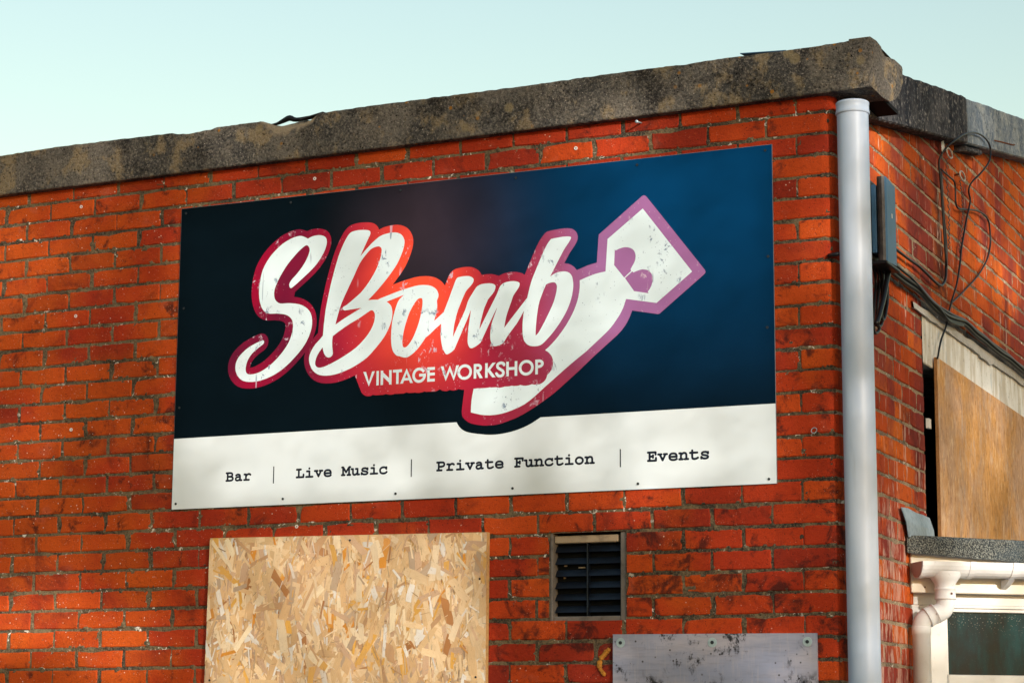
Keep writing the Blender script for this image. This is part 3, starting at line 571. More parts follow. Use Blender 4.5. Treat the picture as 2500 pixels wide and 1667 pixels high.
ART={'halo':'12397 3033 12418 3001 12439 2970 12460 2938 12481 2906 12502 2875 12522 2843 12536 2814 12550 2786 12565 2758 12581 2730 12599 2702 12620 2675 12642 2648 12667 2622 12693 2595 12721 2570 12752 2546 12784 2523 12819 2503 12854 2483 12891 2466 12932 2449 12977 2433 13030 2417 13091 2402 13159 2387 13233 2373 13310 2360 13387 2347 13463 2336 13537 2325 13613 2314 13689 2303 13765 2295 13842 2288 13920 2283 13999 2281 14077 2280 14156 2281 14237 2285 14318 2290 14402 2298 14488 2307 14576 2319 14665 2333 14755 2348 14845 2367 14934 2387 15022 2410 15111 2436 15199 2463 15288 2493 15375 2526 15463 2562 15549 2601 15635 2643 15721 2689 15806 2736 15891 2784 15975 2834 15978 2867 15980 2900 15982 2933 15984 2966 15986 2999 15988 3032 15409 3064 14831 3096 14253 3128 13674 3160 13096 3192 12518 3224 12498 3192 12478 3161 12458 3129 12438 3097 12418 3065',
'pink':'13725 2637 13550 2655 13400 2680 13250 2713 13125 2750 13039 2788 12950 2844 12862 2913 12795 2988 12766 3038 12749 3088 12736 3225 12817 3888 12831 4025 12825 4033 12712 4047 12588 4083 12512 4050 12425 4033 12325 4038 12225 4069 12125 4036 12025 4031 11912 4057 11812 4117 11700 4066 11600 4050 11250 4052 11150 4071 11025 4040 10900 4034 10812 4043 10750 4058 10675 4049 10512 4051 10400 4080 10275 4051 9875 4053 9812 4036 9750 4030 9675 4037 9512 4071 9412 4050 9100 4048 9038 4054 8950 4075 8888 4048 8812 4032 8738 4031 8675 4041 8612 4064 8549 4100 8492 4150 8450 4204 8150 4873 7888 4782 7600 4700 7350 4652 7112 4632 6888 4637 6662 4670 6500 4722 6388 4778 6313 4825 6200 4917 6103 5025 6021 5150 5943 5325 5904 5462 5886 5600 5890 5738 5902 5812 5928 5900 5925 5915 5773 5750 5512 5501 5300 5317 5138 5194 4896 5038 4713 4938 4525 4853 4338 4783 4138 4723 3938 4678 3675 4644 3488 4638 3250 4657 3088 4690 2925 4750 2800 4826 2726 4888 2642 4975 2593 5038 2526 5150 2488 5238 2453 5350 2437 5438 2430 5550 2447 5712 2479 5825 2515 5912 2575 6020 2622 6088 2675 6152 2775 6252 2912 6366 3112 6501 3325 6609 3575 6712 3838 6793 3912 6805 3962 6805 4025 6792 4075 6772 4128 6738 4197 6662 4244 6562 4255 6512 4258 6450 4235 6338 4188 6248 4112 6166 4050 6121 3875 6020 3704 5900 3619 5825 3529 5712 3499 5662 3469 5588 3450 5512 3449 5475 3550 5483 3675 5511 3888 5595 4100 5716 4325 5884 4559 6100 4746 6312 4875 6507 4944 6662 5009 6888 5019 7000 5006 7100 4988 7140 4925 7193 4838 7236 4700 7268 4475 7298 4262 7302 4188 7310 4062 7337 3950 7378 3867 7425 3812 7464 3710 7562 3643 7650 3605 7712 3531 7875 3488 8012 3459 8138 3437 8275 3425 8412 3423 8562 3430 8712 3461 8962 3516 9225 3562 9388 3599 9488 3639 9575 3722 9725 3859 9925 3971 10062 4128 10225 4312 10386 4519 10538 4675 10631 4825 10704 5038 10787 5200 10832 5400 10863 5550 10864 5675 10838 5888 10755 6012 10794 6138 10815 6312 10824 6450 10813 6612 10772 6738 10716 6814 10662 6862 10615 6900 10566 6957 10450 6982 10350 6991 10238 6981 10125 6951 10000 6898 9850 6846 9738 6744 9562 6659 9438 6552 9300 6450 9188 6288 9033 5975 8779 5400 8354 5395 8288 5369 8175 5375 8169 5562 8128 5700 8084 5850 8017 5964 7950 6050 7888 6148 7800 6231 7700 6300 7588 6353 7462 6386 7338 6406 7200 6411 7062 6401 6925 6376 6788 6338 6650 6262 6450 6262 6435 6488 6650 6516 7000 6573 7525 6607 7725 6684 8100 6768 8488 6860 8850 7009 9375 7118 9712 7192 9900 7332 10200 7418 10362 7520 10525 7608 10638 7701 10725 7788 10784 7888 10827 8075 10866 8262 10881 8512 10871 8625 10858 8750 10834 8875 10788 8962 10729 9038 10644 9068 10588 9088 10532 9100 10527 9262 10587 9400 10619 9600 10646 9762 10653 9900 10645 10050 10615 10175 10570 10288 10506 10371 10438 10457 10338 10524 10225 10560 10138 10587 10025 10594 9900 10583 9775 10557 9650 10496 9462 10413 9262 10335 9100 10251 8950 10082 8712 9744 8312 9750 8308 10225 8428 10650 8508 10888 8531 11150 8524 11275 8508 11400 8483 11525 8444 11638 8393 11738 8331 11812 8273 11899 8188 11962 8100 11975 8093 12070 8325 12129 8450 12186 8538 12250 8605 12350 8671 12438 8703 12700 8736 12862 8737 13000 8726 13100 8706 13200 8671 13300 8618 13388 8550 13453 8475 13512 8374 13725 8385 13912 8375 14062 8343 14225 8277 14362 8333 14500 8367 14675 8386 14850 8382 14962 8367 15100 8332 15207 8288 15288 8234 15300 8244 15598 8900 15785 9288 15900 9488 16025 9648 16125 9752 16175 9784 16225 9805 16400 9833 16725 9860 16850 9864 17012 9857 17125 9841 17225 9810 17300 9766 17362 9707 17412 9628 17440 9538 17444 9475 17437 9412 17420 9350 17386 9275 17312 9159 17108 8888 16911 8550 16912 8539 17062 8505 17188 8450 17300 8366 17412 8237 17800 8365 18000 8411 18200 8447 18210 8462 18285 9500 20012 10799 20050 10812 20088 10812 20150 10780 20184 10750 22408 7838 22437 7762 22434 7738 22412 7700 22375 7661 20672 6362 20600 6345 19600 6550 19495 6300 19406 6138 19334 6025 19200 5860 19004 5675 18154 5012 17462 4433 16771 3888 16517 3700 16350 3588 15888 3304 15662 3177 15325 3006 15062 2888 14912 2834 14425 2691 14288 2660 14038 2634',
'tail':'13900 3012 13700 3027 13538 3052 13238 3129 13129 3162 13117 3175 13125 3412 13141 3600 13169 3788 13224 4050 13400 4058 13462 4051 13800 4051 13888 4063 13975 4052 14150 4051 14225 4033 14325 4025 14425 4037 14500 4056 14688 4053 14788 4073 14875 4054 15012 4052 15075 4058 15150 4077 15250 4049 15362 4036 15475 4043 15612 4077 15712 4055 15862 4055 15938 4064 16000 4085 16062 4119 16112 4158 16160 4212 16190 4262 16212 4316 16230 4388 16331 4475 16400 4569 16450 4688 16469 4800 16467 4875 16452 4962 16424 5038 16391 5100 16297 5212 16225 5269 16146 5312 16145 5325 16275 5418 16449 5575 16588 5712 16688 5823 16838 6004 16988 6203 17133 6425 17220 6575 17300 6733 17366 6888 17425 7049 17469 7200 17502 7362 17528 7562 17533 7688 17525 7838 17788 7930 18112 8024 18300 8058 18555 8088 18636 9300 20025 10318 20038 10311 21925 7812 21922 7800 20550 6758 19375 6994 19362 6990 19294 6788 19243 6662 19134 6462 19012 6288 18875 6110 18775 5994 18670 5888 18541 5775 17807 5175 17288 4812 16925 4545 16100 3912 15712 3601 15513 3462 15325 3349 15125 3260 14812 3150 14588 3087 14375 3044 14150 3019|20248 7138 20212 7200 20284 7288 20354 7412 20392 7538 20409 7662 20402 7738 20368 7838 20320 7912 20250 7977 20162 8020 20025 8044 19962 8043 19888 8030 19750 7992 19662 7959 19650 7961 19612 8004 19332 7788 19324 7775 19679 7262|19281 7812 19288 7804 19300 7804 19567 8025 19541 8088 19687 8325 19727 8425 19743 8550 19739 8612 19721 8688 19680 8775 19625 8834 19538 8885 19438 8919 19325 8933 19225 8926 19074 8888 18962 8840 18925 8883 18895 8300',
'letters':[('S','3412 4911 3288 4931 3175 4962 3112 4989 3038 5035 2962 5100 2897 5175 2862 5227 2815 5325 2788 5412 2775 5500 2777 5600 2794 5688 2830 5788 2875 5868 2915 5925 2988 6007 3090 6100 3212 6193 3325 6265 3450 6331 3638 6415 3800 6474 3988 6530 4012 6532 4038 6521 4059 6488 4064 6450 4052 6412 4025 6376 3988 6347 3801 6238 3625 6115 3533 6038 3431 5925 3361 5825 3316 5738 3277 5625 3255 5512 3251 5412 3260 5350 3272 5312 3288 5283 3312 5255 3375 5220 3475 5202 3612 5207 3775 5235 3900 5273 4012 5319 4138 5379 4262 5450 4388 5532 4512 5625 4632 5725 4762 5845 4888 5973 4987 6088 5074 6200 5149 6312 5192 6388 5244 6500 5290 6625 5337 6788 5354 6875 5361 6962 5357 7075 5343 7150 5323 7212 5299 7262 5262 7313 5212 7362 5150 7409 5088 7447 5038 7470 4950 7499 4875 7516 4612 7556 4300 7570 4175 7600 4088 7644 4019 7700 3946 7788 3894 7875 3837 8025 3810 8125 3788 8238 3768 8425 3769 8625 3790 8838 3850 9150 3893 9300 3921 9375 3995 9525 4107 9700 4238 9868 4338 9975 4500 10124 4675 10261 4812 10352 4950 10425 5150 10509 5338 10564 5450 10584 5550 10592 5625 10586 5700 10565 5825 10514 5938 10449 6062 10500 6143 10525 6238 10542 6338 10549 6438 10547 6525 10534 6612 10507 6675 10478 6728 10438 6756 10400 6779 10350 6796 10262 6795 10200 6782 10125 6731 9962 6652 9800 6512 9584 6375 9415 6288 9325 6188 9231 6050 9114 5875 8978 5500 8695 5300 8557 5250 8531 5212 8527 5177 8550 5155 8588 5142 8638 5144 8688 5161 8738 5190 8788 5275 8890 5439 9038 5514 9112 5688 9309 5775 9425 5842 9525 5914 9650 5962 9750 5996 9838 6022 9925 6030 9988 6023 10050 5988 10120 5935 10175 5912 10186 5888 10190 5825 10176 5750 10135 5647 10062 5512 9956 5421 9875 5191 9650 5062 9509 4971 9400 4808 9175 4728 9050 4634 8888 4527 8662 4496 8575 4474 8488 4463 8388 4466 8312 4477 8238 4499 8162 4523 8112 4550 8074 4600 8027 4662 7983 4725 7956 4775 7944 4838 7938 5112 7933 5200 7926 5425 7894 5625 7847 5750 7797 5900 7714 5998 7638 6087 7538 6133 7462 6157 7412 6190 7312 6212 7175 6214 7012 6190 6850 6156 6725 6083 6538 5992 6362 5877 6188 5776 6062 5660 5938 5466 5750 5271 5575 5125 5458 4912 5312 4750 5216 4588 5135 4412 5063 4238 5005 4062 4958 3888 4924 3725 4906 3575 4902'),
('B','6775 4949 6612 4981 6502 5025 6384 5100 6300 5178 6244 5250 6214 5300 6157 5425 6131 5512 6120 5575 6114 5662 6118 5712 6138 5800 6185 5912 6233 6000 6300 6100 6400 6223 6575 6384 6711 6525 6740 6938 6802 7500 6832 7675 6908 8050 7011 8512 7082 8788 7195 9188 7328 9612 7392 9775 7462 9931 7557 10125 7634 10262 7725 10399 7800 10481 7862 10527 7962 10559 8062 10575 8188 10585 8400 10577 8512 10565 8612 10545 8662 10526 8700 10500 8717 10475 8726 10438 8724 10400 8708 10350 8467 9888 8309 9562 8311 9550 8300 9536 8518 9762 8775 10001 8987 10162 9075 10218 9175 10268 9275 10303 9388 10328 9550 10350 9675 10357 9750 10355 9850 10342 9938 10317 10025 10275 10077 10238 10112 10202 10167 10125 10209 10025 10217 9988 10221 9912 10203 9775 10160 9625 10088 9442 9991 9238 9920 9112 9825 8974 9625 8725 9451 8525 9263 8325 9088 8150 8862 7939 8688 7788 8700 7778 8875 7779 9088 7764 9262 7741 9362 7715 9462 7670 9562 7600 9642 7525 9685 7462 9722 7362 9741 7238 9741 7112 9726 7000 9694 6862 9656 6750 9569 6562 9488 6415 9405 6288 9275 6125 9050 5885 8852 5688 8712 5565 8638 5509 8512 5429 8375 5351 8175 5249 7974 5162 7725 5075 7462 5000 7300 4966 7100 4942 6912 4939|6567 5275 6625 5271 6681 5275 6775 5293 6875 5321 7088 5396 7400 5529 7700 5674 8000 5837 8188 5956 8370 6100 8575 6295 8702 6438 8812 6594 8896 6750 8937 6850 8956 6912 8974 7000 8984 7100 8984 7162 8975 7225 8956 7275 8921 7325 8888 7354 8850 7370 8800 7366 8762 7351 8275 7080 7925 6921 7712 6812 7388 6627 7150 6475 7133 6338 7129 6225 7139 6038 7170 5838 7169 5788 7154 5738 7139 5712 7112 5687 7074 5662 7025 5645 6962 5647 6918 5662 6888 5681 6831 5738 6777 5825 6739 5925 6712 6058 6700 6052 6553 5875 6486 5775 6429 5650 6396 5525 6392 5475 6394 5425 6405 5388 6425 5353 6450 5327 6488 5302 6525 5285|7259 6925 7262 6923 7512 7064 7712 7170 8366 7488 8350 7495 7675 7448 7625 7458 7600 7475 7564 7525 7558 7550 7561 7562 7575 7584 7598 7600 7725 7656 7875 7753 8212 7992 8338 8089 8453 8200 8577 8338 8698 8488 8799 8625 8905 8788 9026 9000 9121 9212 9186 9400 9222 9562 9233 9700 9229 9738 9217 9775 9191 9812 9162 9836 9125 9854 9088 9863 9000 9860 8875 9832 8775 9787 8725 9753 8650 9690 8523 9562 8390 9412 8275 9253 8190 9100 8025 8760 7667 8075 7527 7788 7468 7638 7390 7400 7301 7100'),
('o','10288 5424 10225 5439 10088 5488 9975 5515 9907 5562 9838 5638 9812 5675 9781 5738 9745 5850 9719 5988 9702 6200 9708 6500 9736 6800 9772 7000 9836 7238 9916 7475 9965 7588 9994 7638 10031 7688 10075 7735 10219 7850 10225 7860 10235 7862 9488 7653 9275 7661 9138 7679 9120 7688 9109 7700 9103 7725 9109 7750 9135 7775 9225 7808 10000 8025 10288 8092 10688 8168 10875 8187 11050 8185 11250 8159 11338 8138 11412 8111 11525 8047 11569 8012 11620 7962 11648 7925 11680 7862 11701 7800 11711 7750 11709 7700 11694 7638 11653 7550 11645 7512 11664 7338 11649 7175 11621 7038 11546 6775 11546 6762 11550 6760 11925 7049 11938 7050 11990 6975 12028 6900 12037 6850 12036 6825 12023 6788 11996 6750 11925 6685 11614 6462 11375 6260 11188 6136 11075 5984 10923 5800 10825 5697 10714 5600 10588 5511 10475 5450 10425 5432 10375 5422|10259 5825 10288 5816 10312 5815 10350 5826 10388 5847 10462 5911 10538 6000 10616 6112 10672 6212 10754 6388 10831 6575 10885 6725 10939 6912 10990 7138 11024 7325 11035 7462 11035 7575 11027 7612 11011 7650 11000 7665 10975 7681 10912 7679 10850 7658 10790 7612 10721 7538 10629 7412 10538 7263 10479 7150 10426 7025 10338 6775 10282 6588 10238 6400 10203 6200 10192 6062 10199 5950 10208 5900 10222 5862 10238 5841'),
('m','12062 5436 12038 5455 12010 5488 11939 5612 11891 5738 11858 5875 11830 6050 11818 6188 11820 6350 11838 6625 11941 7075 12118 7488 12397 8188 12445 8288 12488 8341 12538 8362 12712 8382 12888 8381 12988 8368 13062 8343 13138 8298 13174 8250 13182 8225 13185 8188 13167 8125 13126 8062 13034 7962 12907 7850 12842 7762 12714 7500 12544 7112 12473 6900 12397 6588 12363 6375 12338 6071 12339 6088 12350 6096 12450 6307 12814 7025 12852 7112 12933 7350 12977 7450 13036 7550 13182 7762 13288 7906 13337 7950 13425 7994 13525 8018 13662 8029 13838 8026 13938 8010 14029 7975 14075 7937 14090 7912 14098 7875 14089 7800 14050 7707 13981 7612 13825 7451 13788 7403 13638 7092 13596 6962 13494 6588 13460 6412 13446 6312 13450 6301 13608 6600 14139 7550 14182 7638 14230 7762 14268 7838 14299 7888 14325 7917 14388 7961 14475 7996 14562 8018 14688 8031 14825 8029 14925 8013 15025 7982 15075 7948 15088 7925 15094 7888 15084 7838 15065 7788 15028 7725 14880 7538 14839 7475 14810 7412 14750 7243 14626 6925 14574 6775 14535 6638 14498 6462 14471 6288 14475 6284 14712 6562 15388 7329 15400 7336 15450 7212 15462 7138 15456 7088 15441 7050 15397 6988 15282 6875 15110 6588 14992 6412 14650 6006 14589 5925 14482 5762 14425 5700 14362 5660 14275 5630 14138 5604 14075 5602 14050 5607 14012 5632 13962 5699 13928 5775 13907 5850 13893 5962 13894 6088 13914 6288 13940 6438 13986 6588 14168 7050 14162 7061 13941 6650 13500 5788 13425 5730 13350 5682 13250 5632 13175 5602 13138 5593 13100 5593 13062 5609 13038 5631 12999 5688 12965 5788 12955 5875 12956 5988 12966 6188 12982 6375 13080 7038 13075 7052 12948 6750 12404 5600 12300 5517 12188 5455 12112 5429 12088 5428'),
('b','15625 5499 15512 5528 15438 5567 15369 5625 15302 5712 15269 5788 15248 5875 15228 6012 15220 6162 15222 6338 15234 6525 15254 6712 15283 6875 15410 7350 15510 7750 15589 8000 15662 8175 15889 8675 16110 9138 16212 9314 16276 9400 16362 9497 16375 9504 16512 9522 16850 9547 17025 9543 17138 9525 17163 9512 17181 9488 17176 9450 17158 9412 17088 9306 16938 9112 16863 9000 16343 8088 16350 8085 16475 8156 16562 8192 16688 8222 16812 8231 16938 8223 17038 8197 17112 8155 17179 8088 17222 8012 17248 7925 17270 7775 17273 7638 17255 7462 17231 7325 17196 7188 17151 7050 17096 6912 17025 6762 16950 6625 16825 6425 16728 6288 16625 6153 16486 5988 16360 5850 16112 5621 16025 5555 15975 5528 15900 5503 15812 5490 15725 5489|15758 5900 15762 5897 15807 5925 15859 5975 15906 6038 15993 6175 16166 6475 16312 6748 16409 6938 16485 7112 16529 7238 16575 7400 16599 7512 16615 7638 16614 7700 16595 7762 16559 7812 16512 7842 16450 7853 16338 7842 16262 7824 16172 7788 16062 7554 15947 7275 15908 7162 15872 7025 15842 6862 15808 6638 15789 6475 15766 6200 15756 5988')],
'caption':[('V','8770 4410 8521 4980 8525 4982 8635 4982 8641 4980 8770 4588 8775 4593 8903 4980 8905 4982 9020 4982 9022 4980 9021 4975 8775 4414'),
('I','9100 4429 9098 4435 9098 4980 9100 4982 9200 4981 9201 4430'),
('N','9745 4411 9725 4429 9643 4430 9642 4500 9640 4505 9390 4728 9387 4725 9387 4720 9386 4430 9279 4430 9280 5003 9305 4982 9385 4982 9387 4980 9387 4910 9390 4905 9640 4682 9642 4685 9642 4980 9645 4982 9745 4982 9749 4980 9750 4420 9750 4415'),
('T','9950 4429 9947 4435 9947 4870 9945 4875 9940 4875 9805 4875 9805 4980 9810 4983 10195 4982 10197 4980 10195 4875 10055 4873 10053 4430'),
('A','10120 4430 10119 4435 10390 4998 10395 5002 10670 4430 10549 4430 10545 4434 10505 4535 10500 4540 10285 4540 10240 4430|10324 4640 10330 4637 10460 4637 10463 4640 10395 4813 10390 4808'),
('G','10910 4414 10870 4419 10830 4431 10785 4452 10745 4479 10710 4514 10680 4555 10662 4590 10647 4635 10639 4685 10639 4730 10647 4780 10661 4820 10681 4860 10710 4900 10745 4934 10785 4962 10830 4982 10870 4994 10915 5000 10960 4998 11010 4988 11055 4971 11090 4950 11130 4918 11160 4883 11175 4860 11095 4791 11090 4792 11075 4817 11055 4840 11035 4857 11005 4875 10975 4886 10950 4891 10925 4892 10890 4888 10860 4878 10835 4866 10815 4852 10792 4830 10774 4805 10761 4780 10753 4755 10747 4720 10747 4690 10752 4660 10763 4630 10775 4607 10790 4586 10815 4562 10835 4548 10860 4535 10890 4526 10925 4522 10950 4523 10975 4528 11005 4539 11035 4557 11055 4573 11074 4595 11090 4621 11100 4645 11102 4650 11100 4651 10930 4652 10928 4655 10928 4755 10930 4759 11215 4759 11219 4755 11219 4655 11213 4650 11204 4615 11185 4570 11160 4530 11129 4495 11095 4467 11055 4443 11010 4425 10965 4416'),
('E','11270 4432 11270 4982 11275 4984 11590 4984 11594 4980 11594 4975 11594 4880 11590 4876 11379 4875 11377 4775 11380 4771 11593 4770 11594 4670 11594 4665 11590 4663 11380 4663 11377 4660 11377 4545 11380 4538 11590 4538 11594 4535 11594 4435 11590 4430'),
('W','12055 4410 11841 4980 11845 4984 11960 4983 12055 4599 12225 4994 12390 4606 12395 4601 12490 4984 12605 4984 12608 4980 12395 4412 12390 4417 12225 4773'),
('O','12795 4419 12735 4434 12690 4455 12650 4482 12614 4515 12584 4555 12562 4595 12548 4635 12539 4685 12540 4735 12548 4780 12562 4820 12585 4864 12615 4902 12650 4935 12690 4961 12740 4984 12785 4996 12830 5001 12880 5000 12930 4990 12980 4971 13020 4949 13055 4921 13089 4885 13118 4840 13135 4800 13146 4760 13151 4710 13146 4660 13135 4615 13114 4570 13090 4533 13060 4500 13020 4468 12975 4443 12930 4427 12880 4417 12830 4415|12819 4525 12835 4523 12865 4524 12900 4530 12930 4541 12960 4558 12982 4575 13001 4595 13019 4620 13033 4650 13040 4680 13043 4710 13040 4740 13033 4765 13020 4795 13003 4820 12980 4843 12955 4862 12930 4876 12904 4885 12870 4892 12835 4893 12805 4890 12770 4880 12745 4869 12720 4852 12695 4830 12676 4805 12662 4780 12653 4755 12647 4725 12647 4695 12653 4660 12662 4635 12675 4612 12695 4587 12720 4564 12745 4548 12775 4535'),
('R','13225 4432 13222 4435 13222 4440 13222 4980 13225 4986 13385 4985 13430 4980 13455 4972 13480 4961 13500 4948 13516 4935 13534 4915 13555 4880 13561 4860 13565 4835 13565 4815 13561 4790 13555 4770 13545 4750 13530 4730 13515 4714 13497 4700 13460 4680 13455 4675 13602 4435 13595 4432 13470 4432 13345 4660 13340 4664 13335 4664 13330 4660 13329 4435 13325 4432|13330 4775 13335 4772 13395 4773 13415 4778 13430 4784 13445 4796 13455 4811 13458 4830 13452 4845 13444 4855 13431 4865 13405 4875 13380 4878 13335 4878 13330 4876'),
('K','13695 4432 13692 4435 13694 4985 13800 4985 13800 4775 13801 4770 13805 4765 13993 4985 14131 4985 13899 4725 13901 4720 14130 4434 14125 4432 13990 4432 13985 4435 13805 4660 13801 4655 13800 4650 13800 4435 13795 4432'),
('S','14280 4410 14240 4421 14210 4435 14185 4452 14167 4470 14143 4500 14113 4545 14109 4570 14113 4585 14118 4595 14132 4610 14150 4618 14170 4619 14185 4615 14204 4600 14240 4551 14255 4534 14280 4521 14310 4514 14345 4519 14365 4527 14377 4535 14384 4545 14391 4560 14395 4580 14395 4590 14380 4610 14347 4640 14255 4696 14205 4732 14180 4755 14160 4785 14151 4810 14147 4845 14150 4880 14160 4913 14172 4935 14195 4960 14230 4983 14270 5000 14305 5009 14355 5012 14390 5008 14425 4997 14465 4978 14485 4965 14506 4945 14520 4922 14527 4895 14524 4865 14515 4845 14505 4834 14490 4825 14475 4822 14455 4824 14440 4831 14426 4845 14419 4860 14415 4882 14375 4900 14340 4904 14320 4902 14300 4896 14280 4888 14265 4878 14259 4870 14256 4860 14256 4835 14262 4825 14281 4810 14325 4779 14410 4728 14445 4698 14467 4675 14488 4645 14500 4615 14503 4585 14499 4550 14489 4515 14471 4480 14455 4460 14430 4440 14395 4422 14355 4411 14320 4406'),
('H','14565 4433 14561 4435 14561 4440 14562 4985 14565 4987 14665 4987 14668 4985 14669 4775 14675 4773 14905 4773 14907 4780 14908 4985 14910 4987 15010 4987 15015 4985 15015 4435 15010 4433 14910 4433 14907 4435 14907 4660 14905 4666 14670 4666 14668 4435 14665 4433'),
('O','15345 4420 15320 4423 15275 4436 15230 4456 15190 4483 15155 4515 15124 4555 15100 4600 15086 4640 15079 4685 15079 4735 15088 4785 15102 4825 15123 4865 15154 4905 15190 4938 15230 4965 15270 4983 15320 4998 15370 5003 15420 5001 15470 4991 15510 4976 15550 4954 15590 4923 15625 4885 15651 4845 15670 4800 15681 4755 15685 4715 15681 4665 15668 4615 15648 4570 15625 4535 15595 4502 15555 4470 15510 4445 15465 4428 15415 4419 15370 4417|15337 4530 15375 4525 15405 4526 15435 4532 15469 4545 15490 4556 15515 4575 15535 4596 15555 4625 15568 4655 15574 4680 15577 4710 15575 4740 15567 4770 15555 4796 15539 4820 15515 4846 15495 4861 15470 4875 15435 4889 15405 4894 15370 4895 15340 4891 15315 4885 15285 4872 15259 4855 15232 4830 15216 4810 15202 4785 15191 4755 15186 4725 15186 4695 15190 4670 15200 4640 15217 4610 15235 4587 15260 4565 15285 4549 15310 4538'),
('P','15745 4434 15744 4985 15750 4988 15915 4986 15945 4981 15991 4965 16015 4952 16037 4935 16065 4903 16078 4880 16085 4860 16089 4835 16089 4815 16085 4795 16078 4775 16068 4755 16050 4732 16019 4705 15993 4690 15970 4680 15940 4672 15915 4668 15853 4665 15851 4435|15854 4775 15905 4775 15930 4780 15950 4788 15965 4797 15976 4810 15981 4825 15978 4840 15965 4857 15935 4872 15905 4879 15855 4879 15852 4875 15852 4780')],
'words':[('B','2501 1007 2486 1012 2476 1021 2470 1033 2468 1048 2471 1063 2483 1078 2496 1084 2523 1088 2524 1303 2521 1305 2501 1305 2491 1308 2475 1323 2470 1333 2468 1348 2470 1358 2476 1369 2491 1381 2506 1385 2676 1385 2736 1378 2756 1372 2774 1363 2786 1351 2797 1338 2810 1313 2816 1293 2817 1273 2812 1248 2794 1213 2811 1198 2827 1178 2838 1158 2844 1138 2845 1123 2843 1103 2836 1083 2821 1059 2796 1035 2776 1024 2756 1018 2696 1007|2604 1088 2606 1086 2686 1086 2736 1096 2753 1103 2762 1113 2765 1123 2762 1133 2754 1143 2736 1151 2686 1162 2606 1162 2604 1158|2606 1243 2671 1242 2716 1252 2726 1256 2732 1263 2736 1273 2736 1283 2731 1293 2726 1298 2721 1299 2671 1305 2606 1305 2604 1303 2604 1248'),
('a','2983 1002 2963 1007 2938 1020 2918 1036 2906 1053 2897 1078 2894 1098 2895 1123 2902 1143 2911 1158 2928 1175 2946 1188 2968 1200 2988 1207 3018 1213 3084 1218 3078 1223 3063 1228 3043 1230 3018 1230 2998 1224 2963 1201 2938 1200 2923 1208 2913 1219 2908 1238 2910 1253 2920 1268 2948 1287 2968 1299 2993 1307 3018 1310 3048 1310 3083 1305 3108 1297 3128 1286 3143 1272 3153 1257 3170 1218 3172 1088 3208 1085 3224 1078 3233 1068 3238 1058 3239 1043 3237 1033 3232 1023 3223 1014 3203 1006 3128 1006 3113 1011 3098 1020 3073 1008 3048 1002 3018 999|2991 1083 3003 1079 3023 1079 3043 1082 3056 1088 3078 1102 3088 1113 3092 1118 3092 1128 3090 1133 3068 1137 3043 1136 3013 1131 2993 1123 2978 1113 2974 1108 2973 1103 2976 1093'),
('r','3311 1007 3297 1013 3286 1023 3279 1038 3279 1053 3286 1068 3301 1082 3316 1086 3356 1086 3357 1088 3358 1218 3356 1221 3316 1223 3304 1228 3293 1238 3286 1253 3286 1268 3291 1283 3300 1293 3311 1298 3321 1301 3401 1301 3416 1297 3436 1282 3461 1297 3486 1308 3516 1313 3541 1313 3566 1308 3582 1303 3601 1291 3631 1268 3638 1253 3638 1233 3631 1217 3616 1206 3606 1203 3591 1203 3580 1208 3546 1231 3516 1233 3496 1226 3475 1213 3459 1198 3439 1173 3438 1088 3441 1086 3541 1086 3556 1081 3570 1068 3577 1048 3572 1028 3561 1014 3551 1009 3536 1006'),
('L','5667 1007 5650 1017 5640 1032 5638 1052 5647 1072 5657 1080 5672 1085 5727 1086 5731 1087 5731 1297 5731 1302 5727 1305 5677 1305 5657 1312 5648 1322 5642 1337 5642 1352 5647 1366 5662 1380 5677 1384 5862 1384 5882 1379 5895 1367 5901 1352 5900 1332 5891 1317 5882 1310 5867 1305 5817 1305 5811 1302 5811 1087 5817 1086 5937 1086 5939 1092 5939 1147 5944 1162 5951 1172 5962 1180 5977 1184 5992 1181 6002 1176 6012 1167 6019 1147 6019 1042 6015 1027 6002 1013 5982 1006'),
('i','6090 1007 6072 1017 6065 1027 6061 1037 6062 1057 6066 1067 6076 1077 6095 1085 6195 1086 6201 1087 6200 1220 6125 1221 6106 1227 6095 1237 6088 1252 6087 1267 6093 1282 6105 1294 6125 1301 6240 1301 6260 1296 6274 1282 6280 1267 6282 1087 6285 1086 6385 1085 6400 1081 6411 1072 6420 1057 6421 1042 6417 1027 6405 1013 6385 1006|6220 1327 6205 1335 6195 1347 6190 1362 6192 1382 6200 1397 6215 1408 6230 1413 6250 1410 6265 1401 6274 1387 6278 1372 6275 1352 6265 1337 6255 1329 6240 1325'),
('v','6637 1006 6621 1012 6608 1027 6510 1217 6507 1221 6472 1221 6462 1223 6452 1229 6443 1237 6436 1257 6437 1272 6442 1283 6457 1296 6472 1301 6597 1301 6612 1298 6621 1292 6630 1282 6634 1272 6635 1252 6631 1242 6624 1232 6617 1227 6602 1221 6600 1217 6642 1135 6647 1140 6686 1217 6682 1222 6672 1225 6662 1233 6655 1242 6651 1252 6652 1273 6657 1283 6665 1292 6677 1299 6692 1301 6812 1301 6832 1295 6844 1282 6850 1267 6850 1252 6843 1237 6832 1227 6822 1223 6782 1221 6777 1219 6675 1022 6667 1014 6657 1008'),
